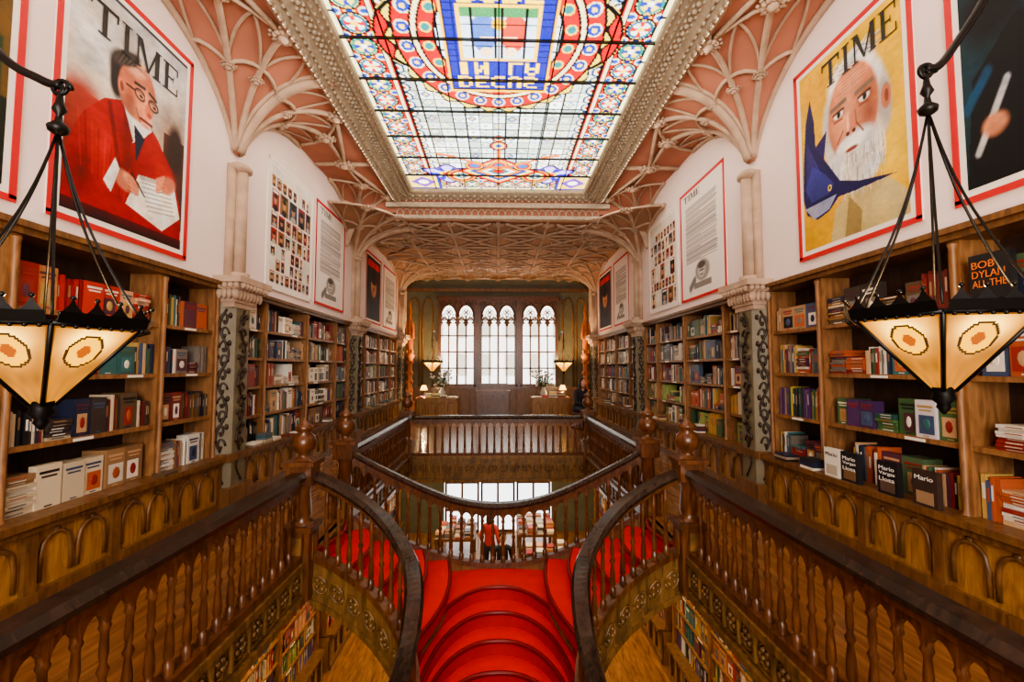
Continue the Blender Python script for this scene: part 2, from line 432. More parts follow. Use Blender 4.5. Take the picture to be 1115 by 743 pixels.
def border(d,p,endb=False):
    msk=d<.78
    def pm(m,c): C[msk&m]=lin(c)
    C[msk]=lin((176,18,18))
    pm(d<.06,(30,34,90)); pm((d>=.06)&(d<.13),(210,200,150))
    per=.5; q=(p%per)-per/2; k=np.floor(p/per).astype(int); r=np.hypot(q,d-.37)
    an=np.arctan2(d-.37,q)
    pm((r<.22),(206,190,130)); pm(r<.195,(24,80,110)); pm(r<.15,(200,208,190)); pm((r<.15)&(np.cos(an*4)>.3)&(r>.06),(176,24,24)); pm(r<.05,(230,180,40))
    e=k%2==0
    pm((r<.195)&e,(30,110,96)); pm((r<.15)&e,(220,190,90)); pm((r<.15)&e&(np.cos(an*4)>.2)&(r>.05),(30,50,140)); pm((r<.05)&e,(220,220,210))
    q2=((p+per/2)%per)-per/2
    for dd,c1 in ((.16,(196,190,160)),(.58,(190,190,170))):
        rd=np.hypot(q2,d-dd); pm(rd<.085,c1); pm(rd<.05,(30,60,140))
    rd=np.abs(q2)+np.abs(d-.37); pm(rd<.1,(226,170,40)); pm(rd<.055,(24,40,120))
    pm((np.abs(r-.22)<.016),BL)
    pm((d>.64)&(d<.70),(206,196,150)); pm(d>=.70,(150,20,26)); pm(np.abs(d-.635)<.012,BL); pm(np.abs(d-.135)<.012,BL); pm(np.abs(d-.765)<.015,BL)
    pm((np.abs(q2)<.012)&(d<.14),BL)
border(6.2-bb,X+10); border(SX-a,Y+10)
# scalloped fringe along the inner edge of the border
fr_=(SX-a>.78)&(SX-a<.98)&(bb<5.4); q=((Y+10)%.28)-.14; rs=np.hypot(q,SX-a-.78)
put(fr_&(rs<.13),(60,90,150)); put(fr_&(rs<.1),(214,206,160)); put(fr_&(rs<.05),(170,24,28)); put(fr_&(np.abs(rs-.13)<.012),BL)
for cx in (-1.35,1.35):
    for cy in (yc-5.15,yc+5.15):
        rr=np.hypot((X-cx)/.62,(Y-cy)/.5); an=np.arctan2((Y-cy)/.5,(X-cx)/.62); rr2=rr*(1+.16*np.cos(6*an))
        put(rr2<1,(100,60,160)); put((rr2<.86),(170,160,214)); put((rr2<.86)&(np.cos(an*6)>.2),(36,34,140)); put(rr2<.4,(220,180,60)); put(rr2<.24,(160,24,30)); put(np.abs(rr2-1)<.05,BL)
for cx in (-2.1,2.1):
    for cy in (yc-5.7,yc+5.7):
        rr=np.maximum(np.abs(X-cx),np.abs(Y-cy)); put(rr<.46,(30,34,140)); put(rr<.38,(210,180,70)); put(np.abs(X-cx)+np.abs(Y-cy)<.36,(100,50,150)); put(np.hypot(X-cx,Y-cy)<.14,(226,220,190)); put(np.abs(rr-.46)<.015,BL)
for sg in (-1,1):
    yy=(Y-(yc+sg*4.9))*sg
    for cx,w_ in ((-1.0,.4),(1.0,.4)):
        rr=np.hypot(X-cx,yy-.35)/w_; put(rr<1,(190,130,40)); put(rr<.82,(150,24,30)); put(rr<.6,(220,196,100)); put(rr<.4,(30,90,120)); put(rr<.2,(214,210,200)); put(np.abs(rr-1)<.05,BL)
    dd=np.abs(X)/1.05+np.abs(yy-.05)/.8
    for lim,c in ((1.05,BL),(1,(170,20,24)),(.88,(226,190,80)),(.74,(30,64,140)),(.6,BL),(.57,(200,110,30)),(.42,(206,210,196)),(.3,(30,100,100)),(.18,(160,20,24))): put(dd<lim,c)
    for cx in (-.62,0,.62):
        rr=np.hypot(X-cx,yy+.28); put(rr<.24,(226,180,60)); put(rr<.19,(160,20,24)); put(rr<.12,(40,90,150)); put(np.abs(rr-.24)<.018,BL)
    put((np.abs(yy+.55-.35*np.cos(X*2))<.06)&(np.abs(X)<1.5),(190,90,30))
    put((np.abs(X)<.05)&(np.abs(yy+.9)<.4),(190,90,30))
    # pendant ornament pointing to the centre
    for cyy,rad in ((-1.35,.2),(-1.7,.14)):
        rr=np.hypot(X,yy-cyy)/rad; put(rr<1,(180,24,28)); put(rr<.7,(226,190,80)); put(rr<.4,(30,70,140)); put(np.abs(rr-1)<.1,BL)
r=np.hypot(X/1.66,(Y-yc)/1.95); th=np.arctan2((Y-yc)/1.95,X/1.66)
# scalloped outer edge with side lobes
for cx in (-1.35,1.35):
    rr=np.hypot((X-cx)/.62,(Y-yc)/.8); put(rr<1,(206,180,70)); put(rr<.93,(170,16,18)); put(np.abs(rr-.96)<.03,BL)
sc=1.05+.03*np.cos(th*26)
put(r<sc,(206,180,70)); put(np.abs(r-sc)<.012,BL)
put(r<1.0,(170,16,18))
def ringdots(n,rad,ra,col,asp=1.7):
    k=((th/(2*math.pi)*n)%1)-.5; d=np.hypot(k*2*math.pi*rad/n*asp,(r-rad)*asp); put(d<ra,col)
ringdots(26,.9,.13,(206,196,150)); ringdots(26,.9,.10,(24,44,150)); ringdots(26,.9,.045,(220,190,80))
put(np.abs(r-.8)<.022,(214,200,150)); put(np.abs(r-.835)<.01,BL); put(np.abs(r-1)<.012,BL); put(np.abs(r-.77)<.01,BL)
ringdots(20,.69,.10,(226,180,60)); ringdots(20,.69,.07,(30,110,110)); 
put(np.abs(r-.61)<.015,BL)
m_=(r<.6); put(m_,(196,206,210)); put(m_&lead,BL)
cx=np.abs(X); cyv=Y-yc
sh=(cx<.9)&(cyv>-1.55)&(cyv<1.42)
put(sh,(226,170,20)); put((cx<.84)&(cyv>-1.49)&(cyv<1.36),BL); put((cx<.82)&(cyv>-1.46)&(cyv<1.33),(26,30,140))
put((cx<.82)&(cyv>-1.46)&(cyv<1.33)&(((X/.14)%1<.1)|((cyv/.14)%1<.1)),(14,16,70))
inn=(cx<.62)&(cyv>-.65)&(cyv<.52); put(inn,(190,200,210))
# two clasped figures within the crest
put(inn&(np.hypot((X+.24)/.2,(cyv+.1)/.42)<1),(70,100,170)); put(inn&(np.hypot((X-.24)/.2,(cyv+.1)/.42)<1),(186,60,40)); put(inn&(np.hypot(X+.2,cyv-.32)<.11),(226,190,150)); put(inn&(np.hypot(X-.2,cyv-.32)<.11),(226,190,150)); put(inn&(np.abs(cyv-.02)<.05)&(cx<.3),(226,190,150)); put(inn&(cyv<-.45),(60,120,70)); put(inn&(np.hypot(X,cyv+.3)<.12),(226,180,40))
for xx in (-.42,-.05,.05,.42): put(inn&(np.abs(X-xx)<.012),BL)
put(inn&((np.abs(cyv-.18)<.012)|(np.abs(cyv+.28)<.012)),BL)
put((np.abs(cx-.62)<.03)&(cyv>-.65)&(cyv<.52),(226,180,40)); put((cx<.64)&((np.abs(cyv+.65)<.03)|(np.abs(cyv-.52)<.03)),(226,180,40))
LET={'D':"1110 1001 1001 1001 1001 1001 1110",'E':"1111 1000 1000 1110 1000 1000 1111",'C':"0111 1000 1000 1000 1000 1000 0111",'U':"1001 1001 1001 1001 1001 1001 0110",'S':"0111 1000 1000 0110 0001 0001 1110",'I':"0110 0110 0110 0110 0110 0110 0110",'N':"1001 1101 1101 1011 1011 1001 1001",'L':"1000 1000 1000 1000 1000 1000 1111",'A':"0110 1001 1001 1111 1001 1001 1001",'B':"1110 1001 1001 1110 1001 1001 1110",'O':"0110 1001 1001 1001 1001 1001 0110",'R':"1110 1001 1001 1110 1010 1001 1001",' ':"0000 0000 0000 0000 0000 0000 0000"}
def letters(txt,y0_,h,x0_,x1_):
    n=len(txt); w=(x1_-x0_)/n
    for i,ch in enumerate(txt):
        g=LET[ch].split()
        for rr_ in range(7):
            for cc in range(4):
                if g[rr_][cc]=='1':
                    xa=x0_+i*w+cc*w*.2; ya=y0_+h-(rr_+1)*h/7
                    put((X>=xa-.004)&(X<xa+w*.21+.004)&(Y-yc>=ya-.004)&(Y-yc<ya+h/7+.004),(244,200,30))
letters('DECUS',.96,.32,-.72,.76); letters('IN LA',.58,.32,-.72,.76); letters('BORE',-1.05,.34,-.6,.7)
put((cyv>-1.4)&(cyv<-1.15)&(cx<.6)&(np.abs(((X/.24)%1)-.5)<.3),(190,40,30)); put((cyv>-1.35)&(cyv<-1.2)&(cx<.6)&(np.abs(((X/.24)%1)-.5)<.15),(226,210,160))
C*=(.8+.4*rng.random((NY,NX,1)))
sk=gridmesh('stained_glass_skylight',C,(-SX,SY0,SZ),(2*SX,0,0),(0,SY1-SY0,0),M_sky)
b=MB(); y=SY0
while y<SY1+.01: b.box(-SX,SX,y-.015,y+.015,SZ-.05,SZ-.01); y+=1.03333
for x in (-1.80,-.95,0,.95,1.80): b.box(x-.010,x+.010,SY0,SY1,SZ-.04,SZ-.012)
b.finish('glazing_bars',[M_lead],parent=sk)
# ---------------------------------------------------------------- bookcases
RB=random.Random(11)
PALS={'mix':[(222,210,190),(190,150,110),(140,44,38),(40,46,70),(32,30,30),(180,146,80),(76,96,66),(226,216,200),(120,110,100),(66,82,112),(180,90,56),(56,104,104),(90,46,60)],
'red':[(176,50,38),(190,84,60),(222,204,178),(150,34,30),(204,150,116),(60,34,30),(186,120,70)],
'teal':[(40,88,84),(70,124,114),(38,44,52),(186,176,148),(116,140,84),(84,64,108),(34,34,36),(140,64,44)],
'dark':[(34,32,34),(60,50,46),(96,76,54),(186,168,140),(112,40,34),(36,40,64),(142,100,56)],
'pale':[(224,214,196),(202,184,154),(186,168,146),(228,222,210),(148,130,110),(144,110,76),(156,76,58),(92,100,108)],
'purple':[(98,66,122),(136,100,152),(222,212,214),(204,172,70),(70,104,60),(76,46,92),(176,66,54),(44,82,74),(40,36,44)],
'green':[(94,122,62),(150,164,84),(200,186,96),(222,212,194),(66,88,56),(190,144,76),(160,88,56)]}
def cvar(c): k=RB.uniform(.75,1.1); return tuple(min(1,x*k) for x in lin(c))
def fill(mb,s_,y0,y1,z,h,pal,modes,xf=4.53):
    y=y0+.01
    P=PALS[pal]; sub=RB.sample(P,min(4,len(P)))
    while y<y1-.06:
        mode=RB.choice(modes)
        if RB.random()<.3: sub=RB.sample(P,min(4,len(P)))
        if mode=='face':
            w=RB.uniform(.2,.27);bh=min(h-.04,RB.uniform(.33,.45)); n=RB.choice((1,1,2,2,3)); c0=RB.choice(sub)
            for _ in range(n):
                if y+w>y1-.01: break
                if RB.random()<.6: c0=RB.choice(sub)
                c=cvar(c0)
                xo=xf+RB.uniform(0,.05); mb.box(s_*xo,s_*(xo+RB.uniform(.06,.3)),y,y+w,z,z+bh,0,c)
                x2=xo-.004; t=RB.random()
                d=cvar(RB.choice(PALS['mix']))
                mb.box(s_*x2,s_*xo,y+w*.12,y+w*.88,z+bh*.80,z+bh*.86,0,d)
                mb.box(s_*x2,s_*xo,y+w*.2,y+w*.8,z+bh*.71,z+bh*.75,0,d)
                if t<.75:
                    e=cvar(RB.choice(PALS['mix'])); ya=y+w*RB.uniform(.06,.25); yb=y+w*RB.uniform(.7,.94)
                    mb.box(s_*x2,s_*xo,ya,yb,z+bh*.1,z+bh*.6,0,e)
                    mb.ball((s_*(x2-.001),(ya+yb)/2,z+bh*.36),.004,(yb-ya)*.28,bh*.16,8,4,0,cvar(RB.choice(PALS['mix'])))
                mb.box(s_*x2,s_*xo,y+w*.35,y+w*.65,z+bh*.03,z+bh*.06,0,d)
                y+=w+.008
            y+=RB.uniform(.0,.03)
        elif mode=='spine':
            n=RB.randint(6,16); hb=RB.uniform(.3,.43)
            cc=RB.choice(sub); same=RB.random()<.3
            for _ in range(n):
                w=RB.uniform(.02,.05); bh=min(h-.04,hb+RB.uniform(-.04,.04))
                if y+w>y1-.01: break
                c=cvar(cc if same else RB.choice(P)); xo=xf+RB.uniform(.01,.05)
                mb.box(s_*xo,s_*(xo+.27),y,y+w-.003,z,z+bh,0,c)
                mb.box(s_*(xo-.003),s_*xo,y+w*.25,y+w*.7,z+bh*.45,z+bh*.8,0,cvar(RB.choice(PALS['pale'])) if RB.random()<.6 else c)
                y+=w
            y+=RB.uniform(0,.02)
        else:
            w=RB.uniform(.22,.32); n=RB.randint(4,11); zz=z
            if y+w>y1-.01: break
            c=cvar(RB.choice(sub))
            for _ in range(n):
                t=RB.uniform(.022,.045)
                if zz+t>z+h-.08: break
                if RB.random()<.5: c=cvar(RB.choice(sub))
                xo=xf+RB.uniform(0,.04)
                mb.box(s_*xo,s_*(xo+.28),y+RB.uniform(0,.02),y+w,zz,zz+t-.003,0,c)
                mb.box(s_*(xo-.002),s_*xo,y+.05,y+w*.7,zz+t*.3,zz+t*.6,0,cvar(RB.choice(PALS['pale'])))
                zz+=t
            y+=w+RB.uniform(.0,.02)
def bookcase(s_,y0,y1,divs,zf,zb,zt,rows,pals,modes,panel=True,skip=None):
    b=MB(); bk=MB()
    D=[y0]+divs+[y1]
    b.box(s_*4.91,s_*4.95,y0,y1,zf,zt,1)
    for y in D: b.box(s_*4.5,s_*4.91,y-.06,y+.06,zb,zt,0); b.lathe([(.045,0),(.03,.05),(.03,zt-zb-.1),(.045,zt-zb-.03)],s_*4.49,y,zb,8,0)
    rh=(zt-zb)/rows
    for i,(ya,yb) in enumerate(zip(D,D[1:])):
        for r in range(rows):
            z=zb+r*rh
            if r>0: b.box(s_*4.51,s_*4.91,ya,yb,z-.05,z,0)
            fill(bk,s_,ya+.065,yb-.065,z+.001,rh-.05,pals[(rows-1-r)%len(pals)] if RB.random()<.6 else 'mix',modes)
            if RB.random()<.7 and r>0:
                q=RB.uniform(ya+.3,yb-.5); bk.box(s_*4.500,s_*4.508,q,q+.24,z-.042,z-.012,0,lin((232,228,214)))
    b.box(s_*4.43,s_*4.91,y0-.05,y1+.05,zt,zt+.1,2); b.box(s_*4.38,s_*4.5,y0-.05,y1+.05,zt+.06,zt+.12,2)
    b.box(s_*4.42,s_*4.91,y0,y1,zf,zb-.07,3)
    b.box(s_*4.28,s_*4.93,y0,y1,zb-.07,zb,2); b.box(s_*4.33,s_*4.42,y0,y1,zb-.14,zb-.07,2)
    b.box(s_*4.36,s_*4.42,y0,y1,zf,zf+.14,2)
    y=y0+.2
    while y<y1-.5 and zf>-5:
        if RB.random()<.55 and not (s_>0 and 4.2<y<6.2):
            w=RB.uniform(.22,.3); zz=zb+.001
            for _ in range(RB.randint(1,5)):
                t=RB.uniform(.025,.04); bk.box(s_*4.31,s_*4.49,y+RB.uniform(0,.02),y+w,zz,zz+t-.002,0,cvar(RB.choice(PALS[RB.choice(('mix','pale','dark'))]))); zz+=t
        y+=RB.uniform(.32,.6)
    if panel:
        n=max(1,round((y1-y0)/.95)); w=(y1-y0)/n
        for k in range(n+1):
            y=y0+k*w; b.box(s_*4.37,s_*4.42,y-.06,y+.06,zf+.14,zb-.14,2)
        for k in range(n):
            for h_ in range(2):
                ya=y0+k*w+.08+h_*(w-.16)/2; yb=ya+(w-.16)/2; zs=zb-.42
                arc=[(s_*4.41,p[0],p[1]) for p in gothic_arc(ya+.04,yb-.04,zs,.2,6)]
                b.tube([(s_*4.41,ya+.04,zf+.2)]+arc+[(s_*4.41,yb-.04,zf+.2)],.024,5,2)
                b.ball((s_*4.41,(ya+yb)/2,zb-.2),.02,.035,.035,6,4,2)
    ob=b.finish('wall_bookcase',[M_shelf,M_back,M_oakd,M_oak])
    bk.finish('shelved_books',[M_book])
    return ob
for s_ in (-1,1):
    near=['red','teal','dark','pale'] if s_<0 else ['dark','mix','purple','mix']
    bookcase(s_,-3.6,1.05,[-2.4,-.7],FL,-1.41,1.25,4,near,['face','spine','stack'])
    bookcase(s_,1.65,7.45,[2.4,4.35,6.28],FL,-1.41,1.25,4,near,['face','face','spine','stack'])
    p2=['mix','mix','pale','mix','dark'] if s_<0 else ['mix','pale','mix','green','green']
    bookcase(s_,8.15,13.95,[9.0,10.95,12.85],FL,-1.41,1.25,5,p2,['face','spine','stack','spine'])
    bookcase(s_,14.65,20.4,[15.6,17.4,19.2],FL,-1.41,1.25,5,['mix','pale','teal' if s_<0 else 'mix','mix','dark'],['face','spine','spine'])
    bookcase(s_,2.0,12,[4,6,8,10],-7.9,-7.0,-3.2,8,['mix','red','green','purple'],['spine','face','spine'])
    bookcase(s_,12.6,21.6,[15,17.5,19.5],-7.9,-7.0,-3.2,8,['mix','red','pale'],['spine','face'])
    for yk in COLS:
        b=MB()
        pts=[(s_*4.55,yk-.36),(s_*4.28,yk-.2),(s_*4.28,yk+.2),(s_*4.55,yk+.36)]
        vs=[(p[0],p[1],FL) for p in pts]+[(p[0],p[1],1.15) for p in pts]+[(s_*4.93,yk-.36,FL),(s_*4.93,yk+.36,FL),(s_*4.93,yk-.36,1.15),(s_*4.93,yk+.36,1.15)]
        b.add(vs,[(0,1,5,4),(1,2,6,5),(2,3,7,6),(8,0,4,10),(3,9,11,7)],0)
        b.box(s_*4.22,s_*4.93,yk-.34,yk+.34,FL,FL+.35,2)
        b.box(s_*4.24,s_*4.93,yk-.34,yk+.34,-1.5,-1.38,2)
        for k,(e,z0_,z1_) in enumerate(((0,.98,1.06),(.03,1.06,1.16),(.08,1.16,1.26),(.13,1.26,1.36),(.2,1.36,1.46))):
            b.box(s_*(4.26-e),s_*4.55,yk-.3-e,yk+.3+e,z0_,z1_,1)
        for k in range(8):
            yy=yk-.36+k*.103; b.ball((s_*4.2,yy,1.2),.05,.055,.1,6,4,1); b.ball((s_*4.1,yy,1.32),.05,.05,.06,6,4,1)
        for k in range(4):
            b.ball((s_*(4.22+.08*k),yk-.38,1.2),.05,.05,.1,6,4,1); b.ball((s_*(4.16+.09*k),yk-.44,1.32),.05,.05,.06,6,4,1)
        faces=[((s_*4.55,yk-.36),(s_*4.28,yk-.2)),((s_*4.28,yk-.2),(s_*4.28,yk+.2)),((s_*4.28,yk+.2),(s_*4.55,yk+.36))]
        for (p,q) in faces:
            nx,ny=(q[1]-p[1]),-(q[0]-p[0]); l=math.hypot(nx,ny); nx/=l;ny/=l
            if nx*s_>0: nx,ny=-nx,-ny
            def mp(u,z): return (p[0]+(q[0]-p[0])*u+nx*.012,p[1]+(q[1]-p[1])*u+ny*.012,z)
            b.tube([mp(.5+.22*math.sin(z*7),z) for z in np.linspace(-1.35,.95,50)],.02,4,3)
            zz=-1.25;sg=1
            while zz<.85:
                b.tube([mp(.5+sg*(.2-.02*t)*math.cos(t*.9)*1.1*(1-t/12),zz+.13*(1-t/9)*math.sin(t*.9)) for t in np.linspace(0,7,16)],.018,4,3)
                c_=mp(.5-sg*.25,zz+.08); b.ball(c_,.03,.04,.05,5,4,3)
                zz+=.224*1; sg=-sg
            b.tube([mp(.5+.2*math.sin(z*9),z) for z in np.linspace(-1.85,-1.5,14)],.016,4,3)
        b.finish('bookcase_pilaster',[M_pil,M_cream,M_oakd,M_vine])
# ---------------------------------------------------------------- balustrades
SPIN=[(.038,0),(.038,.1),(.022,.12),(.034,.16),(.03,.3),(.018,.42),(.034,.47),(.018,.52),(.026,.6),(.02,.74),(.034,.78),(.024,.82),(.024,1)]
def balustrade(b,path,h=1.0,sp=.19,arch=True,hand=1,spin=0,plate=None,dense=None):
    dense=dense or path
    P=resample(path,sp)
    b.sweep(dense,[(-.09,h-.06),(-.1,h-.02),(-.07,h+.03),(.07,h+.03),(.1,h-.02),(.09,h-.06)],hand)
    b.sweep(dense,[(-.05,h-.12),(-.05,h-.06),(.05,h-.06),(.05,h-.12)],spin)
    b.sweep(dense,[(-.07,.0),(-.07,.08),(.07,.08),(.07,.0)],spin)
    top=h-.1
    for p in P[1:-1]: b.lathe([(r,z*(top-.08)) for r,z in SPIN],p.x,p.y,p.z+.08,8,spin)
    if arch:
        for p,q in zip(P,P[1:]):
            t=Vector((q.x-p.x,q.y-p.y,0)); 
            if t.length<1e-6: continue
            t.normalize(); L=Vector((t.y,-t.x,0))*.022; n=8; vs=[];fs=[]
            for i in range(n+1):
                u=i/n; c=p.lerp(q,u); k=1-abs(2*u-1); za=top-.24+.17*math.sqrt(max(0,1-(1-k)**2))
                for sg in (-1,1):
                    vs.append(c+L*sg+Vector((0,0,za))); vs.append(c+L*sg+Vector((0,0,top)))
            for i in range(n):
                o=i*4; fs+=[(o,o+4,o+5,o+1),(o+2,o+3,o+7,o+6),(o,o+2,o+6,o+4)]
            b.add(vs,fs,spin)
    if plate:
        b.sweep(dense,[(-.05,-plate),(-.05,0),(.05,0),(.05,-plate)],2)
        b.sweep(dense,[(-.08,-plate),(-.08,-plate+.07),(.08,-plate+.07),(.08,-plate)],2)
        Q=resample(path,.24)
        for p,q in zip(Q,Q[1:]):
            m=(p+q)/2; t=Vector((q.x-p.x,q.y-p.y,q.z-p.z)); 
            th_=t.normalized(); Lh=Vector((th_.y,-th_.x,0)).normalized()
            for sg in (-1,1):
                c=m+Lh*(.055*sg)+Vector((0,0,-plate*.5+.02))
                b.tube([c+th_*(.1*math.cos(a))+Vector((0,0,.1*math.sin(a))) for a in [k*math.pi/4 for k in range(9)]],.016,4,2)
                for k in range(4):
                    a=k*math.pi/2+math.pi/4; b.ball(c+th_*(.05*math.cos(a))+Vector((0,0,.05*math.sin(a))),.03,.03,.03,5,3,2)
def newel(b,x,y,zb=-2.7,w=.145,zr=-1.26):
    b.box(x-w,x+w,y-w,y+w,zb,zr-.62); b.box(x-w-.03,x+w+.03,y-w-.03,y+w+.03,zr-.66,zr-.6)
    b.lathe([(w*.95,0),(w*.6,.05),(w*.75,.12),(w*.6,.4),(w*.8,.5),(w*.95,.55)],x,y,zr-.6,8,0,rot=math.pi/8)
    b.box(x-w,x+w,y-w,y+w,zr-.12,zr+.1); b.box(x-w-.04,x+w+.04,y-w-.04,y+w+.04,zr+.1,zr+.15)
    b.lathe([(.12,0),(.07,.03),(.06,.08),(.12,.12),(.145,.2),(.13,.28),(.07,.33),(.10,.36),(.11,.4),(.05,.44),(.01,.5)],x,y,zr+.15,12,0)
    for sx,sy in ((1,0),(-1,0),(0,1),(0,-1)):
        b.box(x+sx*(w+.005)-.05*abs(sy)-.004,x+sx*(w+.005)+.05*abs(sy)+.004,y+sy*(w+.005)-.05*abs(sx)-.004,y+sy*(w+.005)+.05*abs(sx)+.004,zr-1.0,zr-.72,1)
MR=[M_rail,M_hand,M_carv]
for s_ in (-1,1):
    x=s_*XG
    b=MB(); balustrade(b,[(x,.65,FL),(x,5.53,FL)]); b.finish('gallery_balustrade',MR)
    b=MB(); balustrade(b,[(x,7.35,FL),(x,11.85,FL)]); b.finish('gallery_balustrade',MR)
    for yy in (.5,5.68,7.2,12.0):
        b=MB(); newel(b,x,yy); b.finish('newel_post',[M_rail,M_carv])
b=MB(); balustrade(b,[(-XG+.15,12,FL),(XG-.15,12,FL)]); b.finish('gallery_balustrade',MR)
b=MB(); balustrade(b,[(-XG+.15,.5,FL),(XG-.15,.5,FL)]); b.finish('gallery_balustrade',MR)
b=MB()
def fascia(p,q,nrm,zt=FL,zb=-2.72):
    p=Vector(p);q=Vector(q);n=Vector(nrm); t=(q-p).normalized(); L=(q-p).length
    c=(p+q)/2
    def bar(z0_,z1_,d): b.obox((c.x+n.x*d/2,c.y+n.y*d/2,(z0_+z1_)/2),t*L/2,n*d/2,Vector((0,0,(z1_-z0_)/2)))
    bar(zb,zt,.04); bar(zt-.07,zt,.1); bar(zb,zb+.07,.1); bar(zb+.1,zb+.13,.06)
    k=int(L/.28)
    for i in range(k):
        m=p+t*((i+.5)*L/k)+n*.05
        cz=(zt+zb)/2+.02
        b.tube([m+t*(.1*math.cos(a))+Vector((0,0,cz+.1*math.sin(a))) for a in [j*math.pi/4 for j in range(9)]],.016,4)
        for j in range(4):
            a=j*math.pi/2+math.pi/4; mm=m+t*(.05*math.cos(a)); b.ball((mm.x,mm.y,cz+.05*math.sin(a)),.03,.03,.03,5,3)
        mm=m+t*.14; b.obox((mm.x,mm.y,cz),t*.015,n*.03,Vector((0,0,.13)))
for s_ in (-1,1):
    fascia((s_*XG,.5,0),(s_*XG,12,0),(-s_,0,0))
fascia((-XG,12,0),(XG,12,0),(0,-1,0),zb=-2.92); fascia((-XG,.5,0),(XG,.5,0),(0,1,0))
b.finish('trim_3',[M_carv])
# ---------------------------------------------------------------- staircase
b=MB()
IL=[(-2.34,5.78,-2.28),(-1.9,5.68,-2.42),(-1.5,5.52,-2.60),(-1.2,5.34,-2.80),(-1.0,5.16,-3.0),(-.92,5.06,-3.12),(-.87,4.93,-3.26),(-.85,4.78,-3.42),(-.86,4.6,-3.64),(-.92,4.42,-3.88),(-1.02,4.25,-4.12),(-1.12,4.05,-4.38),(-1.15,3.8,-4.6)]
while IL[-1][2]>-7.7: IL.append((-1.15,IL[-1][1]-.28,IL[-1][2]-.2))
OL=[(-2.34,7.2,-2.26),(-2.0,7.3,-2.46),(-1.6,7.42,-2.7),(-1.2,7.52,-2.92),(-.8,7.6,-3.1)]
lines=[((-2.34,5.78),(-2.34,7.2)),((-1.9,5.68),(-2.0,7.3)),((-1.5,5.52),(-1.6,7.42)),((-1.2,5.34),(-1.2,7.52)),((-1.0,5.16),(-.8,7.6))]
lev=[-2.26,-2.46,-2.66,-2.86,-3.06,-3.25]
def tube_edge(pts,z): b.tube([(p[0],p[1],z-.018) for p in pts],.03,6,1)
for s_ in (1,-1):
    for k in range(5):
        I,O=lines[k]; z1_,z2_=lev[k],lev[k+1]
        def curve(I,O):
            out=[]
            for i in range(9):
                t=i/8; out.append((s_*(I[0]+(O[0]-I[0])*t+.2*math.sin(math.pi*t)),I[1]+(O[1]-I[1])*t))
            return out
        c1=curve(I,O)
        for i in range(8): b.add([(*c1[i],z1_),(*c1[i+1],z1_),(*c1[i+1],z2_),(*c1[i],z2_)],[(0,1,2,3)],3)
        tube_edge(c1,z1_)
        if k<4:
            c2=curve(*lines[k+1])
            for i in range(8):
                b.add([(*c1[i],z2_),(*c1[i+1],z2_),(*c2[i+1],z2_),(*c2[i],z2_)],[(0,1,2,3)])
                b.add([(*c1[i],z2_-.25),(*c1[i+1],z2_-.25),(*c2[i+1],z2_-.25),(*c2[i],z2_-.25)],[(0,1,2,3)],2)
def arc(a_,Yi,Yc,M=32):
    out=[]
    for i in range(M+1):
        ph=math.pi*i/M; c=math.cos(ph); s=math.sin(ph); e=2/2.2
        out.append((-a_*math.copysign(abs(c)**e,c),Yi+(Yc-Yi)*abs(s)**e))
    return out
Ic=[(.92,5.06),(.87,4.93),(.85,4.78),(.86,4.6),(.92,4.42),(1.02,4.25),(1.12,4.05),(1.15,3.8)]
while len(Ic)<25: Ic.append((1.15,Ic[-1][1]-.28))
Yc=[7.05-.33*i for i in range(8)]
while len(Yc)<25: Yc.append(Yc[-1]-.28)
arcs=[arc(Ic[i][0],Ic[i][1],Yc[i]) for i in range(24)]
farL=[(-.8,7.6),(-.6,7.64),(-.4,7.67),(-.2,7.69),(0,7.7)]
far=farL+[(-p[0],p[1]) for p in farL[:-1]][::-1]
def cv_(I,O,s_): return [(s_*(I[0]+(O[0]-I[0])*t/8+.2*math.sin(math.pi*t/8)),I[1]+(O[1]-I[1])*t/8) for t in range(9)]
outer=cv_(*lines[4],1)+far[1:-1]+cv_(*lines[4],-1)[::-1]
poly=[(p[0],p[1],-3.25) for p in outer]+[(p[0],p[1],-3.25) for p in arcs[0][::-1]]
from mathutils.geometry import tessellate_polygon
for dz,mt in ((0,0),(-.25,2)):
    PP=[Vector((p[0],p[1],0)) for p in poly]; tr=tessellate_polygon([PP])
    b.add([(p[0],p[1],p[2]+dz) for p in poly],[tuple(t) for t in tr],mt)
for j in range(23):
    zt_=-3.25-.2*j; zb_=zt_-.2
    A=arcs[j];Bq=arcs[j+1]
    for i in range(32):
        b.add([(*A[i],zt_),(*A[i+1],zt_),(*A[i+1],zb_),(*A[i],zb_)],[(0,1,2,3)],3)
        b.add([(*A[i],zb_),(*A[i+1],zb_),(*Bq[i+1],zb_),(*Bq[i],zb_)],[(0,1,2,3)])
        if zb_-.3>-7.85: b.add([(*A[i],zb_-.25),(*A[i+1],zb_-.25),(*Bq[i+1],zb_-.25),(*Bq[i],zb_-.25)],[(0,1,2,3)],2)
    tube_edge(A,zt_)
st=b.finish('red_staircase',[M_red,M_redd,M_carv,M_redr],recalc=False)
for s_ in (-1,1):
    path=[(-s_*p[0],p[1],p[2]) for p in IL]; path[0]=(s_*2.22,5.74,-2.30)
    d=catmull(path,4)
    b=MB(); balustrade(b,d,sp=.16,arch=False,plate=.5,dense=d); b.finish('stair_balustrade',MR)
fr=[(-2.24,7.22,-2.30)]+OL[1:]+[(-.4,7.67,-3.21),(0,7.7,-3.25)]
fr=fr+[(-p[0],p[1],p[2]) for p in fr[:-1]][::-1]
d=catmull(fr,4)
b=MB(); balustrade(b,d,sp=.17,plate=.5,dense=d); b.finish('stair_balustrade',MR)
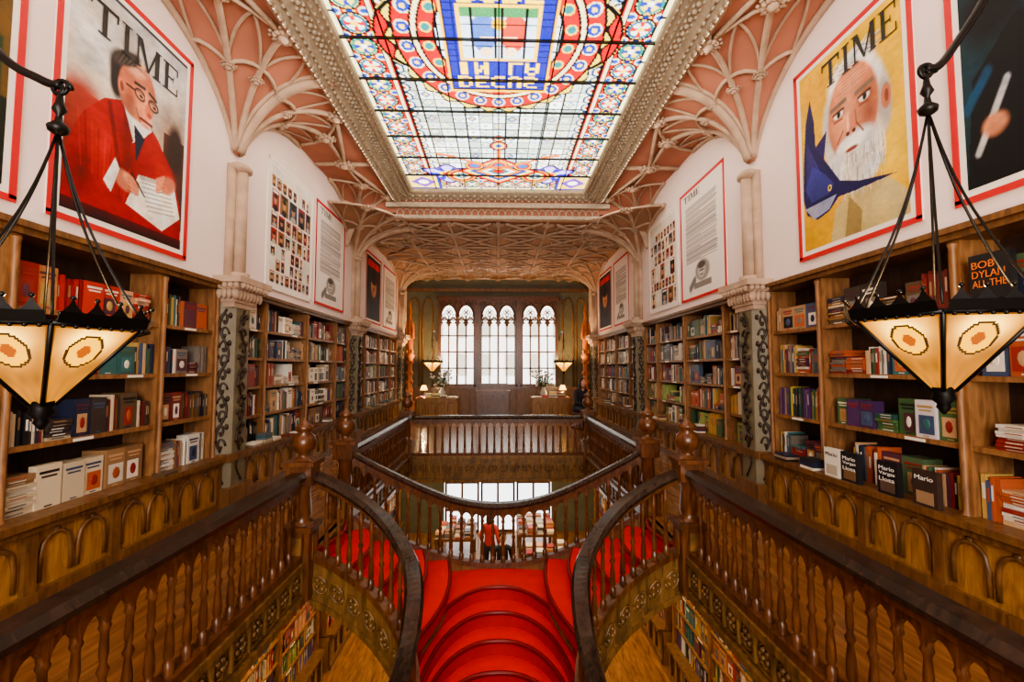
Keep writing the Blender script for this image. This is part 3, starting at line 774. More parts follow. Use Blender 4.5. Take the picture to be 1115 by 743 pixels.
# ---------------------------------------------------------------- posters
def smooth_noise(h,w,cy,cx,r):
    g=r.random((cy+2,cx+2)); y=np.linspace(0,cy,h);x=np.linspace(0,cx,w); yi=y.astype(int);xi=x.astype(int); fy=(y-yi)[:,None];fx=(x-xi)[None,:]
    fy=fy*fy*(3-2*fy);fx=fx*fx*(3-2*fx)
    return (g[np.ix_(yi,xi)]*(1-fy)*(1-fx)+g[np.ix_(yi+1,xi)]*fy*(1-fx)+g[np.ix_(yi,xi+1)]*(1-fy)*fx+g[np.ix_(yi+1,xi+1)]*fy*fx)
class CV:
    def __init__(s,w,h,bg):
        s.w,s.h=w,h; s.a=np.zeros((h,w,3)); s.a[:]=lin(bg); u=np.linspace(0,1,w);v=np.linspace(0,1,h); s.U,s.V=np.meshgrid(u,v)
    def put(s,m,c,al=1):
        if m.dtype==bool: s.a[m]=s.a[m]*(1-al)+np.array(lin(c))*al
        else: s.a=s.a*(1-m[...,None]*al)+np.array(lin(c))*m[...,None]*al
    def ell(s,cx,cy,rx,ry,c,rot=0,soft=.06,al=1):
        du,dv=(s.U-cx),(s.V-cy)*1.35; k=math.radians(rot); a_=du*math.cos(k)+dv*math.sin(k); b_=-du*math.sin(k)+dv*math.cos(k)
        r=np.sqrt((a_/rx)**2+(b_/(ry*1.35))**2); s.put(np.clip((1-r)/soft,0,1),c,al)
    def rect(s,x0,x1,y0,y1,c,al=1): s.put((s.U>=x0)&(s.U<=x1)&(s.V>=y0)&(s.V<=y1),c,al)
    def poly(s,pts,c,al=1):
        m=np.zeros_like(s.U,bool); n=len(pts); j=n-1
        for i in range(n):
            xi,yi=pts[i];xj,yj=pts[j]
            if yi!=yj: m^=((yi>s.V)!=(yj>s.V))&(s.U<(xj-xi)*(s.V-yi)/(yj-yi)+xi)
            j=i
        s.put(m,c,al)
    def line(s,p,q,w,c,al=1):
        d=np.array(q)-np.array(p); L=max(1e-6,(d**2).sum()); t=np.clip(((s.U-p[0])*d[0]+(s.V-p[1])*d[1])/L,0,1)
        r=np.hypot(s.U-p[0]-t*d[0],s.V-p[1]-t*d[1]); s.put(np.clip((w-r)/(w*.5),0,1),c,al)
    def grad(s,x0,x1,y0,y1,c0,c1):
        m=(s.U>=x0)&(s.U<=x1)&(s.V>=y0)&(s.V<=y1); t=((s.V-y0)/(y1-y0))[...,None]; g=np.array(lin(c0))*(1-t)+np.array(lin(c1))*t; s.a[m]=g[m]
    def paint(s,seed,amt=.3,g=1.3):
        r=np.random.default_rng(seed)
        n=.5*smooth_noise(s.h,s.w,9,7,r)+.3*smooth_noise(s.h,s.w,40,22,r)+.2*smooth_noise(s.h,s.w,110,40,r)
        t=smooth_noise(s.h,s.w,14,10,r)-.5
        s.a*=(1+amt*2*(n-.5))[...,None]; s.a[...,0]*=1+.12*t; s.a[...,2]*=1-.16*t; s.a=np.clip(s.a,0,1)**g
def text_mesh(body,wid,hei,p,s_,mat,parent,name='lettering'):
    cu=bpy.data.curves.new('t','FONT'); cu.body=body; cu.extrude=.001; ob=bpy.data.objects.new('t',cu); scene.collection.objects.link(ob)
    bpy.context.view_layer.update(); dg=bpy.context.evaluated_depsgraph_get(); me=bpy.data.meshes.new_from_object(ob.evaluated_get(dg))
    bpy.data.objects.remove(ob)
    A=np.array([v.co[:] for v in me.vertices]); mn=A.min(0);mx=A.max(0)
    n=Vector((-s_,0,0)); U=Vector((0,-s_,0))
    for v in me.vertices:
        u=(v.co.x-mn[0])/(mx[0]-mn[0])*wid; w=(v.co.y-mn[1])/(mx[1]-mn[1])*hei
        v.co=(U*u+Vector((0,0,1))*w+n*(.004+ v.co.z))*S
    me.materials.clear(); me.materials.append(mat)
    o=bpy.data.objects.new(name,me); scene.collection.objects.link(o); o.parent=parent; o.location=W(p)-parent.location
def serif_time(wid,hei,p,s_,mat,parent):
    G={'T':[('r',0,1,.9,1),('r',.0,.07,.72,1),('r',.93,1,.72,1),('r',.42,.6,0,1),('r',.28,.74,0,.05)],
       'I':[('r',.3,.7,0,1),('r',.05,.95,0,.05),('r',.05,.95,.95,1)],
       'M':[('r',.08,.15,0,1),('r',.76,.94,0,1),('d',.1,.5,.92,0,.16),('d',.8,.5,1,0,.07),('r',0,.24,0,.05),('r',.68,1,0,.05),('r',0,.2,.95,1),('r',.8,1,.95,1)],
       'E':[('r',.12,.34,0,1),('r',0,.9,.95,1),('r',0,.95,0,.05),('r',.3,.66,.48,.54),('r',.86,.93,.72,1),('r',.88,.95,0,.28),('r',.62,.67,.4,.62)]}
    n=Vector((-s_,0,0)); U=Vector((0,-s_,0)); Z=Vector((0,0,1)); b=MB(); o=Vector(p)+n*.006
    xs_={'T':(0,.27),'I':(.3,.42),'M':(.45,.76),'E':(.79,1)}
    for ch,(xa,xb) in xs_.items():
        for qi,g in enumerate(G[ch]):
            if g[0]=='r': q=[(g[1],g[3]),(g[2],g[3]),(g[2],g[4]),(g[1],g[4])]
            elif g[1]<.5: q=[(.08,1),(.26,1),(.56,0),(.47,0)]
            else: q=[(.80,1),(.88,1),(.54,0),(.47,0)]
            oo=o+n*(.0006*qi)
            b.add([oo+U*((xa+(xb-xa)*x)*wid)+Z*(y*hei) for x,y in q],[(0,1,2,3)])
    b.finish('lettering',[mat],parent=parent,recalc=False)
def poster(s_,y0,y1,z0,z1,cv,frame=M_redb,title=None,tm=M_black,tz=.80,th=.14,tx=(.1,.9),name='magazine_cover_poster'):
    b=MB(); x=s_*4.5; w=.035
    e=s_*4.475
    b.box(x-s_*.001,e,y0-.02,y1+.02,z0-.02,z1+.02,0)
    for (a0,a1,c0,c1) in ((y0-.03,y0+w,z0,z1),(y1-w,y1+.03,z0,z1),(y0-.03,y1+.03,z0-.03,z0+w),(y0-.03,y1+.03,z1-w,z1+.03)): b.box(e,e-s_*.008,a0,a1,c0,c1,1)
    ob=b.finish(name,[M_white,frame])
    m=.1; xx=s_*4.472
    if s_<0: P=(xx,y0+m,z0+m);U=(0,y1-y0-2*m,0)
    else: P=(xx,y1-m,z0+m);U=(0,-(y1-y0-2*m),0)
    gridmesh('print',cv.a,P,U,(0,0,z1-z0-2*m),M_poster,parent=ob)
    if title:
        hz=z1-z0; wd=(y1-y0)*(tx[1]-tx[0]); ys_=(y0+(y1-y0)*tx[0]) if s_<0 else (y1-(y1-y0)*tx[0])
        serif_time(wd,hz*th,(xx-s_*.003,ys_,z0+hz*tz),s_,tm,ob)
    return ob
c=CV(220,300,(214,206,196)); c.grad(0,1,.4,1,(222,214,202),(198,196,196)); c.ell(.15,.75,.3,.12,(236,232,226),10,.9,.6); c.ell(.85,.55,.25,.2,(150,110,84),0,.9,.8)
c.rect(0,.35,0,.5,(150,56,44)); c.ell(.1,.45,.22,.14,(176,80,60),0,.6); c.rect(.78,1,.1,.56,(96,60,46)); c.ell(.9,.5,.1,.16,(70,44,34),0,.4)
c.poly([(0,0),(.03,.28),(.12,.42),(.26,.53),(.42,.58),(.6,.56),(.72,.5),(.88,.38),(.98,.22),(1,0)],(176,22,26))
c.ell(.22,.34,.18,.2,(200,44,40),25,.9,.7); c.ell(.12,.16,.12,.14,(120,12,18),0,.9,.8); c.ell(.46,.3,.08,.2,(128,14,20),10,.9,.8); c.ell(.82,.32,.14,.1,(206,54,48),-30,.8,.8); c.line((.3,.52),(.42,.2),.02,(110,10,16),.7)
for k in range(9): c.line((.08+.05*k,.44-.02*k),(.12+.04*k,.2-.01*k),.006,(110,12,16) if k%2 else (214,70,60),.45)
c.poly([(.4,.57),(.47,.4),(.56,.44),(.66,.52),(.6,.57)],(238,234,230)); c.poly([(.5,.5),(.53,.33),(.6,.46)],(40,44,70)); c.poly([(.4,.57),(.44,.36),(.5,.42)],(150,18,24))
c.ell(.40,.69,.13,.12,(70,60,56),25,.25); c.ell(.35,.64,.07,.09,(52,44,42),0,.35)
c.ell(.52,.66,.17,.145,(196,128,100),-22,.10); c.ell(.57,.61,.125,.11,(222,160,130),-15,.5); c.ell(.5,.765,.13,.05,(228,176,150),15,.5); c.ell(.42,.775,.15,.04,(90,80,76),28,.35); c.ell(.47,.6,.06,.07,(170,96,76),0,.8,.7)
c.ell(.385,.635,.035,.045,(206,138,110),10,.3); c.ell(.385,.635,.018,.026,(150,84,66),10,.3)
c.line((.49,.695),(.58,.70),.01,(74,60,54)); c.line((.62,.695),(.69,.68),.01,(74,60,54))
for x,y in ((.54,.655),(.665,.645)): c.ell(x,y,.056,.03,(36,26,26),-8,.2); c.ell(x,y,.045,.022,(206,160,138),-8,.3); c.ell(x+.01,y-.004,.02,.008,(50,36,34),-8,.4); c.line((x-.03,y+.012),(x+.03,y+.01),.004,(120,80,66))
c.line((.42,.66),(.49,.66),.006,(40,30,30)); c.ell(.615,.605,.032,.035,(210,132,106),-10,.4); c.ell(.63,.585,.028,.016,(184,96,80),0,.5); c.ell(.595,.655,.014,.03,(230,176,150),0,.5)
c.line((.55,.548),(.66,.545),.009,(130,50,48)); c.ell(.6,.525,.05,.014,(226,164,140),0,.5); c.line((.51,.58),(.55,.53),.008,(160,92,74),.8)
for k in range(16): c.line((.34+.016*k,.73+.004*k),(.38+.014*k,.79-.002*k),.004,(120,110,106) if k%2 else (50,42,40),.6)
c.poly([(.46,.12),(.56,.28),(.9,.32),(.98,.16),(.8,.06)],(240,238,230)); c.poly([(.56,.28),(.9,.32),(.92,.3),(.58,.26)],(196,190,180))
for k in range(7): c.line((.58+.012*k,.25-.02*k),(.86+.01*k,.28-.02*k),.003,(130,126,130),.8)
c.ell(.44,.22,.1,.05,(210,142,116),-20,.3); c.ell(.47,.235,.06,.03,(232,172,146),-20,.5)
for k in range(4): c.line((.47+.012*k,.25-.018*k),(.56,.235-.016*k),.013,(222,158,132)); c.line((.47,.24-.018*k),(.55,.226-.016*k),.003,(150,84,66),.7)
c.line((.5,.27),(.62,.19),.007,(24,24,28)); c.ell(.84,.3,.1,.05,(208,140,114),25,.3)
for k in range(4): c.line((.8-.01*k,.33-.02*k),(.73,.30-.018*k),.014,(226,162,136)); c.line((.8,.32-.02*k),(.74,.292-.018*k),.003,(150,84,66),.7)
c.poly([(.34,.14),(.4,.26),(.36,.3),(.28,.18)],(236,234,230)); c.grad(0,1,0,.05,(60,20,22),(110,20,24)); c.paint(1,.36)
c.rect(0,1,.985,1,(60,60,64))
poster(-1,4.62,6.6,1.55,4.42,c,title='TIME',tz=.765,th=.13,tx=(.16,.86))
c=CV(80,110,(120,96,50)); c.rect(0,1,0,.3,(40,44,30)); c.ell(.5,.5,.25,.25,(200,160,130),0,.3); c.ell(.5,.65,.28,.14,(60,40,30),0,.3); c.poly([(.1,0),(.3,.3),(.7,.3),(.9,0)],(50,60,40)); c.rect(.84,.97,.7,.9,(226,200,70)); c.rect(.84,.97,.2,.5,(60,80,50)); c.paint(2,.4)
poster(-1,2.2,4.28,1.55,4.42,c,title='TIME',tm=M_orange)
c=CV(220,300,(232,192,50)); c.grad(0,1,0,1,(222,178,40),(232,196,50)); c.ell(.1,.85,.3,.2,(210,164,30),0,.9,.7); c.ell(.9,.3,.2,.3,(240,212,80),0,.9,.7)
c.poly([(.3,0),(.36,.16),(.5,.22),(.85,.2),(1,.1),(1,0)],(206,190,140)); c.poly([(.45,0),(.5,.2),(.62,.1),(.6,0)],(168,150,104))
c.ell(.57,.57,.33,.345,(226,222,216),0,.12); c.ell(.56,.82,.27,.10,(240,238,234),8,.3); c.ell(.33,.62,.08,.16,(206,202,198),0,.4); c.ell(.85,.55,.07,.16,(190,186,182),0,.4)
c.ell(.56,.61,.255,.25,(206,144,112),0,.1); c.ell(.48,.6,.15,.2,(236,180,148),0,.9,.8); c.ell(.72,.56,.1,.2,(166,100,76),0,.9,.8); c.ell(.54,.77,.2,.06,(230,176,144),0,.6); c.ell(.86,.57,.045,.065,(200,138,112),0,.2); c.ell(.865,.57,.02,.035,(150,88,70),0,.3)
for k in range(4): c.line((.4,.74+.016*k),(.7,.745+.016*k),.004,(176,116,92),.6)
c.ell(.59,.36,.265,.165,(236,234,230),0,.2); c.ell(.7,.38,.14,.14,(190,186,182),0,.9,.7); c.ell(.54,.455,.16,.045,(244,242,238),0,.3); c.ell(.545,.425,.075,.014,(140,70,60),0,.4); c.ell(.54,.4,.06,.02,(214,210,206),0,.5)
rr_=random.Random(5)
for k in range(110):
    x=.34+rr_.random()*.5; y=.22+rr_.random()*.2; c.line((x,y),(x+rr_.uniform(-.02,.02),y-.05),.004,rr_.choice([(250,250,248),(160,156,152),(214,210,206)]),.8)
for k in range(70):
    x=.32+rr_.random()*.5; y=.84+rr_.random()*.07; c.line((x,y),(x+.06,y+rr_.uniform(-.02,.02)),.004,rr_.choice([(250,250,248),(160,156,154)]),.8)
for x in (.43,.68):
    c.ell(x,.64,.08,.04,(150,92,70),0,.7,.9); c.ell(x,.638,.055,.021,(238,232,226),0,.2); c.ell(x+.004,.638,.022,.021,(60,50,44),0,.3); c.ell(x+.004,.638,.01,.01,(10,10,10)); c.line((x-.055,.65),(x+.055,.656),.007,(80,48,40)); c.line((x-.075,.682),(x+.075,.692),.016,(140,122,108)); c.line((x-.05,.61),(x+.04,.605),.006,(150,90,70),.9)
c.ell(.545,.545,.055,.06,(220,150,122),0,.4); c.ell(.52,.56,.02,.07,(244,200,172),0,.6); c.ell(.515,.51,.018,.011,(110,56,46)); c.ell(.575,.51,.018,.011,(110,56,46)); c.line((.6,.54),(.66,.48),.008,(150,88,68),.9); c.line((.47,.54),(.41,.49),.008,(170,108,84),.9); c.line((.595,.6),(.6,.54),.01,(170,104,80),.7)
c.poly([(.02,.5),(.06,.72),(.12,.84),(.16,.7),(.17,.55),(.26,.46),(.34,.38),(.42,.30),(.60,.25),(.92,.20),(.56,.21),(.4,.22),(.3,.17),(.16,.15),(.04,.2),(0,.3)],(44,34,104)); c.poly([(.03,.35),(.12,.46),(.26,.38),(.36,.3),(.3,.26),(.1,.26)],(70,74,150)); c.poly([(.02,.24),(.2,.24),(.38,.24),(.3,.18),(.12,.16)],(170,174,200)); c.ell(.31,.29,.022,.017,(236,214,120)); c.ell(.31,.29,.01,.01,(10,10,20)); c.poly([(.16,.55),(.3,.6),(.26,.46)],(60,44,120))
for k in range(8): c.line((.05+.025*k,.3+.01*k),(.07+.014*k,.6-.02*k),.004,(110,100,190),.6)
c.paint(3,.26)
poster(1,4.66,6.57,1.58,4.35,c,title='TIME',tz=.80,th=.13,tx=(.3,.93))
c=CV(140,190,(30,66,76)); c.ell(.5,.62,.2,.2,(190,140,110),0,.2); c.ell(.5,.75,.24,.14,(24,20,20),0,.3); c.poly([(.0,0),(.05,.4),(.25,.55),(.65,.45),(.95,.3),(1,0)],(18,20,28)); c.ell(.15,.62,.2,.14,(20,24,34),-30,.5); c.poly([(.3,.5),(.5,.1),(.62,.5)],(226,226,226)); c.line((.06,.12),(.2,.34),.02,(196,200,206)); c.line((.02,.3),(.12,.4),.03,(30,90,120)); c.ell(.14,.2,.07,.05,(206,150,120),0,.4); c.rect(0,.25,.75,1,(40,104,124)); c.paint(6,.5)
poster(1,2.15,4.25,1.58,4.35,c,title='TIME',tm=M_white)
def collage(seed,dark=False):
    r=random.Random(seed); c=CV(120,170,(228,222,212)); 
    cells=[]
    y=0.0
    while y<.97:
        h=r.choice((.11,.14,.2)); x=0.0
        while x<.95:
            w=h*1.05*r.choice((.9,1,1.1)); w=min(w,1-x)
            if r.random()<.9 and y+h<=1.0: cells.append((x+.012,x+w-.012,y+.008,y+h-.008))
            x+=w
        y+=h
    for (x0,x1,y0_,y1_) in cells:
        if x1-x0<.05: continue
        base=r.choice([(60,50,44),(170,60,50),(150,120,60),(214,200,180),(70,90,110),(170,150,120),(40,40,44),(206,160,60),(226,214,190),(120,80,60)])
        if r.random()<.5: c.rect(x0,x1,y0_,y1_,(180,40,40)); 
        c.rect(x0+.008,x1-.008,y0_+.006,y1_-.006,base)
        w=x1-x0;h=y1_-y0_
        c.ell((x0+x1)/2,y0_+h*.5,w*.24,h*.24,(196,150,120),0,.3); c.ell((x0+x1)/2,y0_+h*.68,w*.26,h*.14,(50,40,34),0,.3); c.rect(x0+w*.15,x1-w*.15,y1_-h*.18,y1_-h*.08,r.choice([(236,230,220),(170,30,30),(30,30,30)])); c.ell((x0+x1)/2,y0_+h*.12,w*.36,h*.18,r.choice([(40,40,60),(120,40,40),(190,186,176)]),0,.3)
    c.paint(seed+20,.2)
    return c
def textposter(seed):
    r=random.Random(seed); c=CV(90,180,(234,226,218))
    for k in range(46):
        y=.87-k*.0125; x1=.9-r.random()*.04
        if k%9==8: x1=.5
        c.rect(.1,x1,y,y+.006,(110,100,98))
    c.ell(.52,.2,.2,.11,(150,144,140),0,.2); c.ell(.5,.2,.11,.08,(196,190,186),0,.3); c.ell(.5,.25,.12,.04,(80,74,70),0,.3); c.rect(.3,.74,.04,.1,(130,124,120)); c.line((.32,.13),(.2,.06),.05,(120,116,112)); c.line((.45,.2),(.56,.2),.008,(60,54,50)); c.line((.46,.16),(.54,.16),.006,(70,60,56))
    return c
def portrait(seed):
    r=random.Random(seed); c=CV(90,130,r.choice([(70,60,60),(90,80,60)])); c.ell(.5,.55,.22,.2,(196,150,120),0,.2); c.ell(.5,.68,.25,.12,(50,36,30),0,.2); c.ell(.5,.5,.08,.03,(160,110,90)); c.line((.4,.58),(.46,.58),.01,(30,20,20)); c.line((.54,.58),(.6,.58),.01,(30,20,20)); c.line((.43,.45),(.57,.45),.008,(130,60,50)); c.poly([(.1,0),(.25,.3),(.75,.3),(.9,0)],(40,44,60)); c.rect(.1,.9,.84,.94,(226,60,50)); c.paint(seed,.4); return c
nof=dict(frame=M_white,name='magazine_collage_poster')
poster(-1,8.9,11.0,1.58,4.15,collage(1),**nof); poster(-1,11.25,13.3,1.6,4.15,textposter(2),name='text_poster',title='TIME',tz=.9,th=.06,tx=(.1,.5))
poster(1,11.2,13.3,1.58,4.1,collage(5),**nof); poster(1,8.8,10.95,1.58,4.15,textposter(3),name='text_poster',title='TIME',tz=.9,th=.06,tx=(.1,.5))
for s_ in (-1,1):
    poster(s_,15.5,17.5,1.6,4.0,portrait(4) if s_<0 else textposter(8)); poster(s_,17.9,20.1,1.6,4.0,textposter(9) if s_<0 else portrait(6))
# ---------------------------------------------------------------- lanterns
def lantern(cx,cy,zr,arm,name='hanging_lantern',energy=14,chain=1.12,N=40,R0=.44,dp=.47,boost=1.0):
    b=MB(); n=6; rot=math.atan2(-cy,-cx)+math.radians(2)
    cor=[(cx+R0*math.cos(rot+2*math.pi*k/n),cy+R0*math.sin(rot+2*math.pi*k/n)) for k in range(n)]
    low=[(cx+.06*math.cos(rot+2*math.pi*k/n),cy+.06*math.sin(rot+2*math.pi*k/n)) for k in range(n)]
    for k in range(n):
        p=Vector((*cor[k],zr));q=Vector((*cor[(k+1)%n],zr));l0=Vector((*low[k],zr-dp+.05));l1=Vector((*low[(k+1)%n],zr-dp+.05))
        ctr=(p+q)/2*.68+(l0+l1)/2*.32
        e1=(q-p).normalized(); e2=((l0+l1)/2-(p+q)/2).normalized()
        tn=smooth_noise(N,N,6,6,np.random.default_rng(k+2))
        for j in range(N):
            for i in range(N):
                us=[(i/N,j/N),((i+1)/N,j/N),((i+1)/N,(j+1)/N),(i/N,(j+1)/N)]
                qd=[(p.lerp(q,u)).lerp(l0.lerp(l1,u),v) for u,v in us]
                um,vm=(i+.5)/N,(j+.5)/N
                m=(p.lerp(q,um)).lerp(l0.lerp(l1,um),vm); dv_=m-ctr; d=math.hypot(dv_.dot(e1),dv_.dot(e2)*.8)
                glow=.34+1.9*math.exp(-((um-.5)**2/.08+(vm-.22)**2/.035))
                g2=min(1,glow/2.1)
                cc=np.array(lin((238,138,24)))*(1-g2)+np.array(lin((255,214,100)))*g2
                col=cc*glow*(.7+.6*tn[j,i])
                if d<.085: col=np.array(lin((50,30,6)))
                if d<.074: col=np.array(lin((250,176,0)))*1.0
                if d<.032: col=np.array(lin((150,70,4)))
                if um<.05 or um>.95 or vm<.05: col=np.array(lin((150,90,30)))*.5
                b.add(qd,[(0,1,2,3)],1,tuple(col*boost))
        b.tube([p,l0],.012,6); b.tube([p,q],.016,6)
        up=Vector((0,0,1)); out=((p+q)/2-Vector((cx,cy,zr))).normalized()*.035
        A=p+out;B_=q+out
        b.add([A,B_,B_+up*.055+out*.6,A+up*.055+out*.6],[(0,1,2,3)],0)
        for t in (.12,.37,.63,.88):
            c0=A.lerp(B_,t)+up*.05+out*.5; hh=.075
            d_=(B_-A).normalized()*.05
            b.add([c0-d_,c0-d_*.35+up*hh*.5,c0+up*hh,c0+d_*.35+up*hh*.5,c0+d_],[(0,1,2,3,4)],0); b.ball(c0+up*hh,.013,seg=6,rings=4)
        for g in range(8):
            c0=A.lerp(B_,(g+.5)/8)-up*.015; b.ball(c0,.012,seg=6,rings=4)
    b.lathe([(.07,.07),(.05,.03),(.06,0),(.03,-.03),(.035,-.05),(.006,-.09)],cx,cy,zr-dp,10)
    b.lathe([(.02,0),(.045,.05),(.05,.1),(.03,.15),(.005,.17)],cx,cy,zr-.16,10,1,col=(3.5,2.4,1.1))
    zt_=zr+chain
    for k in range(n):
        p=Vector((*cor[k],zr+.04)); b.tube([p.lerp(Vector((cx,cy,zt_)),t)+Vector((cx-p.x,cy-p.y,0))*(.13*math.sin(math.pi*t)) for t in np.linspace(0,.97,12)],.0075,5)
    b.lathe([(.01,.0),(.045,.02),(.052,.05),(.02,.08),(.014,.12),(.035,.15),(.02,.19),(.01,.26)],cx,cy,zt_-.03,10)
    b.tube([(cx+.04*math.cos(t),cy,zt_+.25+.04*math.sin(t)) for t in np.linspace(0,6.28,14)],.011,5)
    b.tube(catmull(arm,6),.024,8)
    t=Vector(arm[0]); b.tube([(t.x+.06*(1-q/9)*math.cos(q),t.y,t.z-.02+.06*(1-q/9)*math.sin(q)) for q in np.linspace(0,8,20)],.014,5)
    ob=b.finish(name,[M_iron,M_lglass],recalc=False)
    L=bpy.data.lights.new('bulb','POINT'); L.energy=energy; L.color=(1,.62,.28); L.shadow_soft_size=.05; lo=bpy.data.objects.new('bulb',L); scene.collection.objects.link(lo)
    lo.parent=ob; lo.location=W((cx,cy,zr+.02))-ob.location
    return ob
lantern(2.58,2.6,.29,[(2.58,2.6,1.80),(2.68,2.6,1.84),(2.86,2.6,2.08),(3.2,2.5,2.6),(3.7,2.1,2.9),(4.3,1.5,2.75)],chain=1.25,energy=28)
lantern(-2.49,2.6,.22,[(-2.49,2.6,1.60),(-2.61,2.6,1.64),(-2.87,2.6,1.82),(-3.2,2.5,2.4),(-3.7,2.1,2.7),(-4.3,1.5,2.75)],chain=1.12,energy=28)
for s_ in (-1,1):
    x=s_*3.0
    lantern(x,21.0,.25,[(x,21.0,1.25),(x,21.2,1.6),(x,21.8,1.7),(x,22.5,1.3)],energy=110,chain=.7,N=12,R0=.5,boost=2.2)
for s_ in (-1,1):
    b=MB(); x=s_*4.1;y=21.4
    b.box(x-.22,x+.22,y-.22,y+.22,FL,FL+.7)
    b.lathe([(.2,0),(.15,.1),(.17,.6),(.13,.7),(.13,1.9),(.2,2.0),(.24,2.15),(.16,2.2),(.16,2.9),(.22,3.0),(.2,3.2),(.1,3.5),(.13,3.6),(.07,4.0),(.1,4.1),(.01,4.7)],x,y,FL+.7,8)
    for k in range(4):
        a=k*math.pi/2+math.pi/4
        for z in (.5,.9,1.3,1.8,2.3): b.ball((x+.16*math.cos(a),y+.16*math.sin(a),FL+.7+z),.06,.06,.1,6,4)
        b.lathe([(.06,0),(.06,.4),(.01,.8)],x+.2*math.cos(a),y+.2*math.sin(a),FL+3.6,6)
    b.finish('carved_wood_column',[M_car2])
# ---------------------------------------------------------------- furniture at back
def display_table(x0,x1,y0,y1,zt,seed):
    r=random.Random(seed); b=MB()
    b.box(x0,x1,y0,y1,zt-.06,zt); b.box(x0+.06,x1-.06,y0+.06,y1-.06,FL+.2,zt-.06)
    b.box(x0+.02,x1-.02,y0+.02,y1-.02,FL,FL+.2)
    n=4; w=(x1-x0-.12)/n
    for k in range(n):
        xa=x0+.06+k*w
        b.tube([(xa+.06,y0+.05,FL+.28)]+[(p[0],y0+.05,p[1]) for p in gothic_arc(xa+.06,xa+w-.06,zt-.42,.2,5)]+[(xa+w-.06,y0+.05,FL+.28)],.018,5)
        b.box(xa-.02,xa+.02,y0+.03,y0+.06,FL+.2,zt-.06)
    ob=b.finish('display_table',[M_oak])
    k=MB(); x=x0+.08
    while x<x1-.35:
        w=r.uniform(.24,.34); n=r.randint(1,5)
        for i in range(n): k.box(x,x+w,y0+.1,y0+.45,zt+i*.045+.001,zt+i*.045+.042,0,lin(r.choice([(240,226,170),(236,232,224),(200,60,50),(250,220,120),(60,60,80)])))
        x+=w+.05
    k.finish('stacked_books',[M_book])
display_table(-3.5,-1.75,19.7,20.6,-1.28,1); display_table(1.45,3.1,19.7,20.6,-1.28,2)
def table_lamp(x,y,z):
    b=MB(); b.lathe([(.09,0),(.09,.03),(.025,.06),(.04,.16),(.018,.24),(.018,.34)],x,y,z,10,0)
    n=14
    vs=[(x+.16*math.cos(k*2*math.pi/n),y+.16*math.sin(k*2*math.pi/n),z+.3) for k in range(n)]+[(x+.09*math.cos(k*2*math.pi/n),y+.09*math.sin(k*2*math.pi/n),z+.5) for k in range(n)]
    b.add(vs,[(k,(k+1)%n,n+(k+1)%n,n+k) for k in range(n)],1,smooth=True)
    ob=b.finish('table_lamp',[M_iron,M_shade],recalc=False)
    L=bpy.data.lights.new('lamp_bulb','POINT'); L.energy=30; L.color=(1,.74,.42); L.shadow_soft_size=.03; lo=bpy.data.objects.new('lamp_bulb',L); scene.collection.objects.link(lo); lo.parent=ob; lo.location=W((x,y,z+.27))-ob.location
table_lamp(-3.25,20.3,-1.28); table_lamp(2.85,20.3,-1.28)
b=MB(); x0,x1,y0,y1=-1.0,.5,21.3,22.0
b.box(x0,x1,y0,y1,FL+.1,-1.15); b.box(x0-.06,x1+.06,y0-.06,y1,-1.15,-1.06); b.box(x0-.03,x1+.03,y0-.03,y1,FL,FL+.1)
for i in range(3):
    xa=x0+.06+i*.48; b.box(xa,xa+.42,y0-.03,y0,FL+.2,-1.5); b.box(xa,xa+.42,y0-.03,y0,-1.45,-1.2); b.ball((xa+.21,y0-.05,-1.32),.03)
b.box(x0+.1,x1-.1,y1-.2,y1,-1.06,-.75); 
b.finish('sideboard',[M_rail])
def vase(x,y,z,seed):
    r=random.Random(seed); b=MB()
    b.lathe([(.08,0),(.14,.1),(.15,.2),(.07,.36),(.09,.42)],x,y,z,14)
    for i in range(70):
        a=r.uniform(0,6.28); e=r.uniform(.1,.5); h=r.uniform(.5,1.15); p0=Vector((x,y,z+.38)); p1=Vector((x+e*math.cos(a),y+e*math.sin(a),z+h))
        b.tube([p0,p0.lerp(p1,.5)+Vector((0,0,.08)),p1],.008,4,1)
        d=Vector((math.cos(a),math.sin(a),.3))*.14; l=Vector((-math.sin(a),math.cos(a),0))*.055
        b.add([p1-d*.2,p1+d*.4+l,p1+d,p1+d*.4-l],[(0,1,2,3)],1)
        m=p0.lerp(p1,.6); b.add([m,m+d*.5+l,m+d*1.1,m+d*.5-l],[(0,1,2,3)],1)
        if i%2==0: b.ball(p1,.06,.06,.05,6,4,2)
    b.finish('flower_vase',[M_vase,M_leaf,M_flower],recalc=False)
vase(-2.45,20.3,-1.28,1); vase(2.0,20.3,-1.28,2)
for i,(x,y) in enumerate(((-1.6,14.6),(1.75,16.5),(-1.7,19.4),(1.6,19.8))):
    b=MB(); b.box(x-.8,x+.8,y-1,y+1,-6.8,-6.7)
    for sx in (-.7,.7):
        for sy in (-.9,.9): b.lathe([(.07,0),(.05,.1),(.07,.5),(.05,.8),(.07,1.1)],x+sx,y+sy,-7.9,8)
    b.finish('display_table',[M_oakd])
    k=MB()
    for ix_ in range(4):
        for iy_ in range(5):
            for q in range(RB.randint(1,6)): k.box(x-.75+ix_*.38,x-.45+ix_*.38,y-.95+iy_*.4,y-.6+iy_*.4,-6.699+q*.05,-6.653+q*.05,0,cvar(RB.choice(PALS['red']+PALS['pale'])))
    k.finish('stacked_books',[M_book])
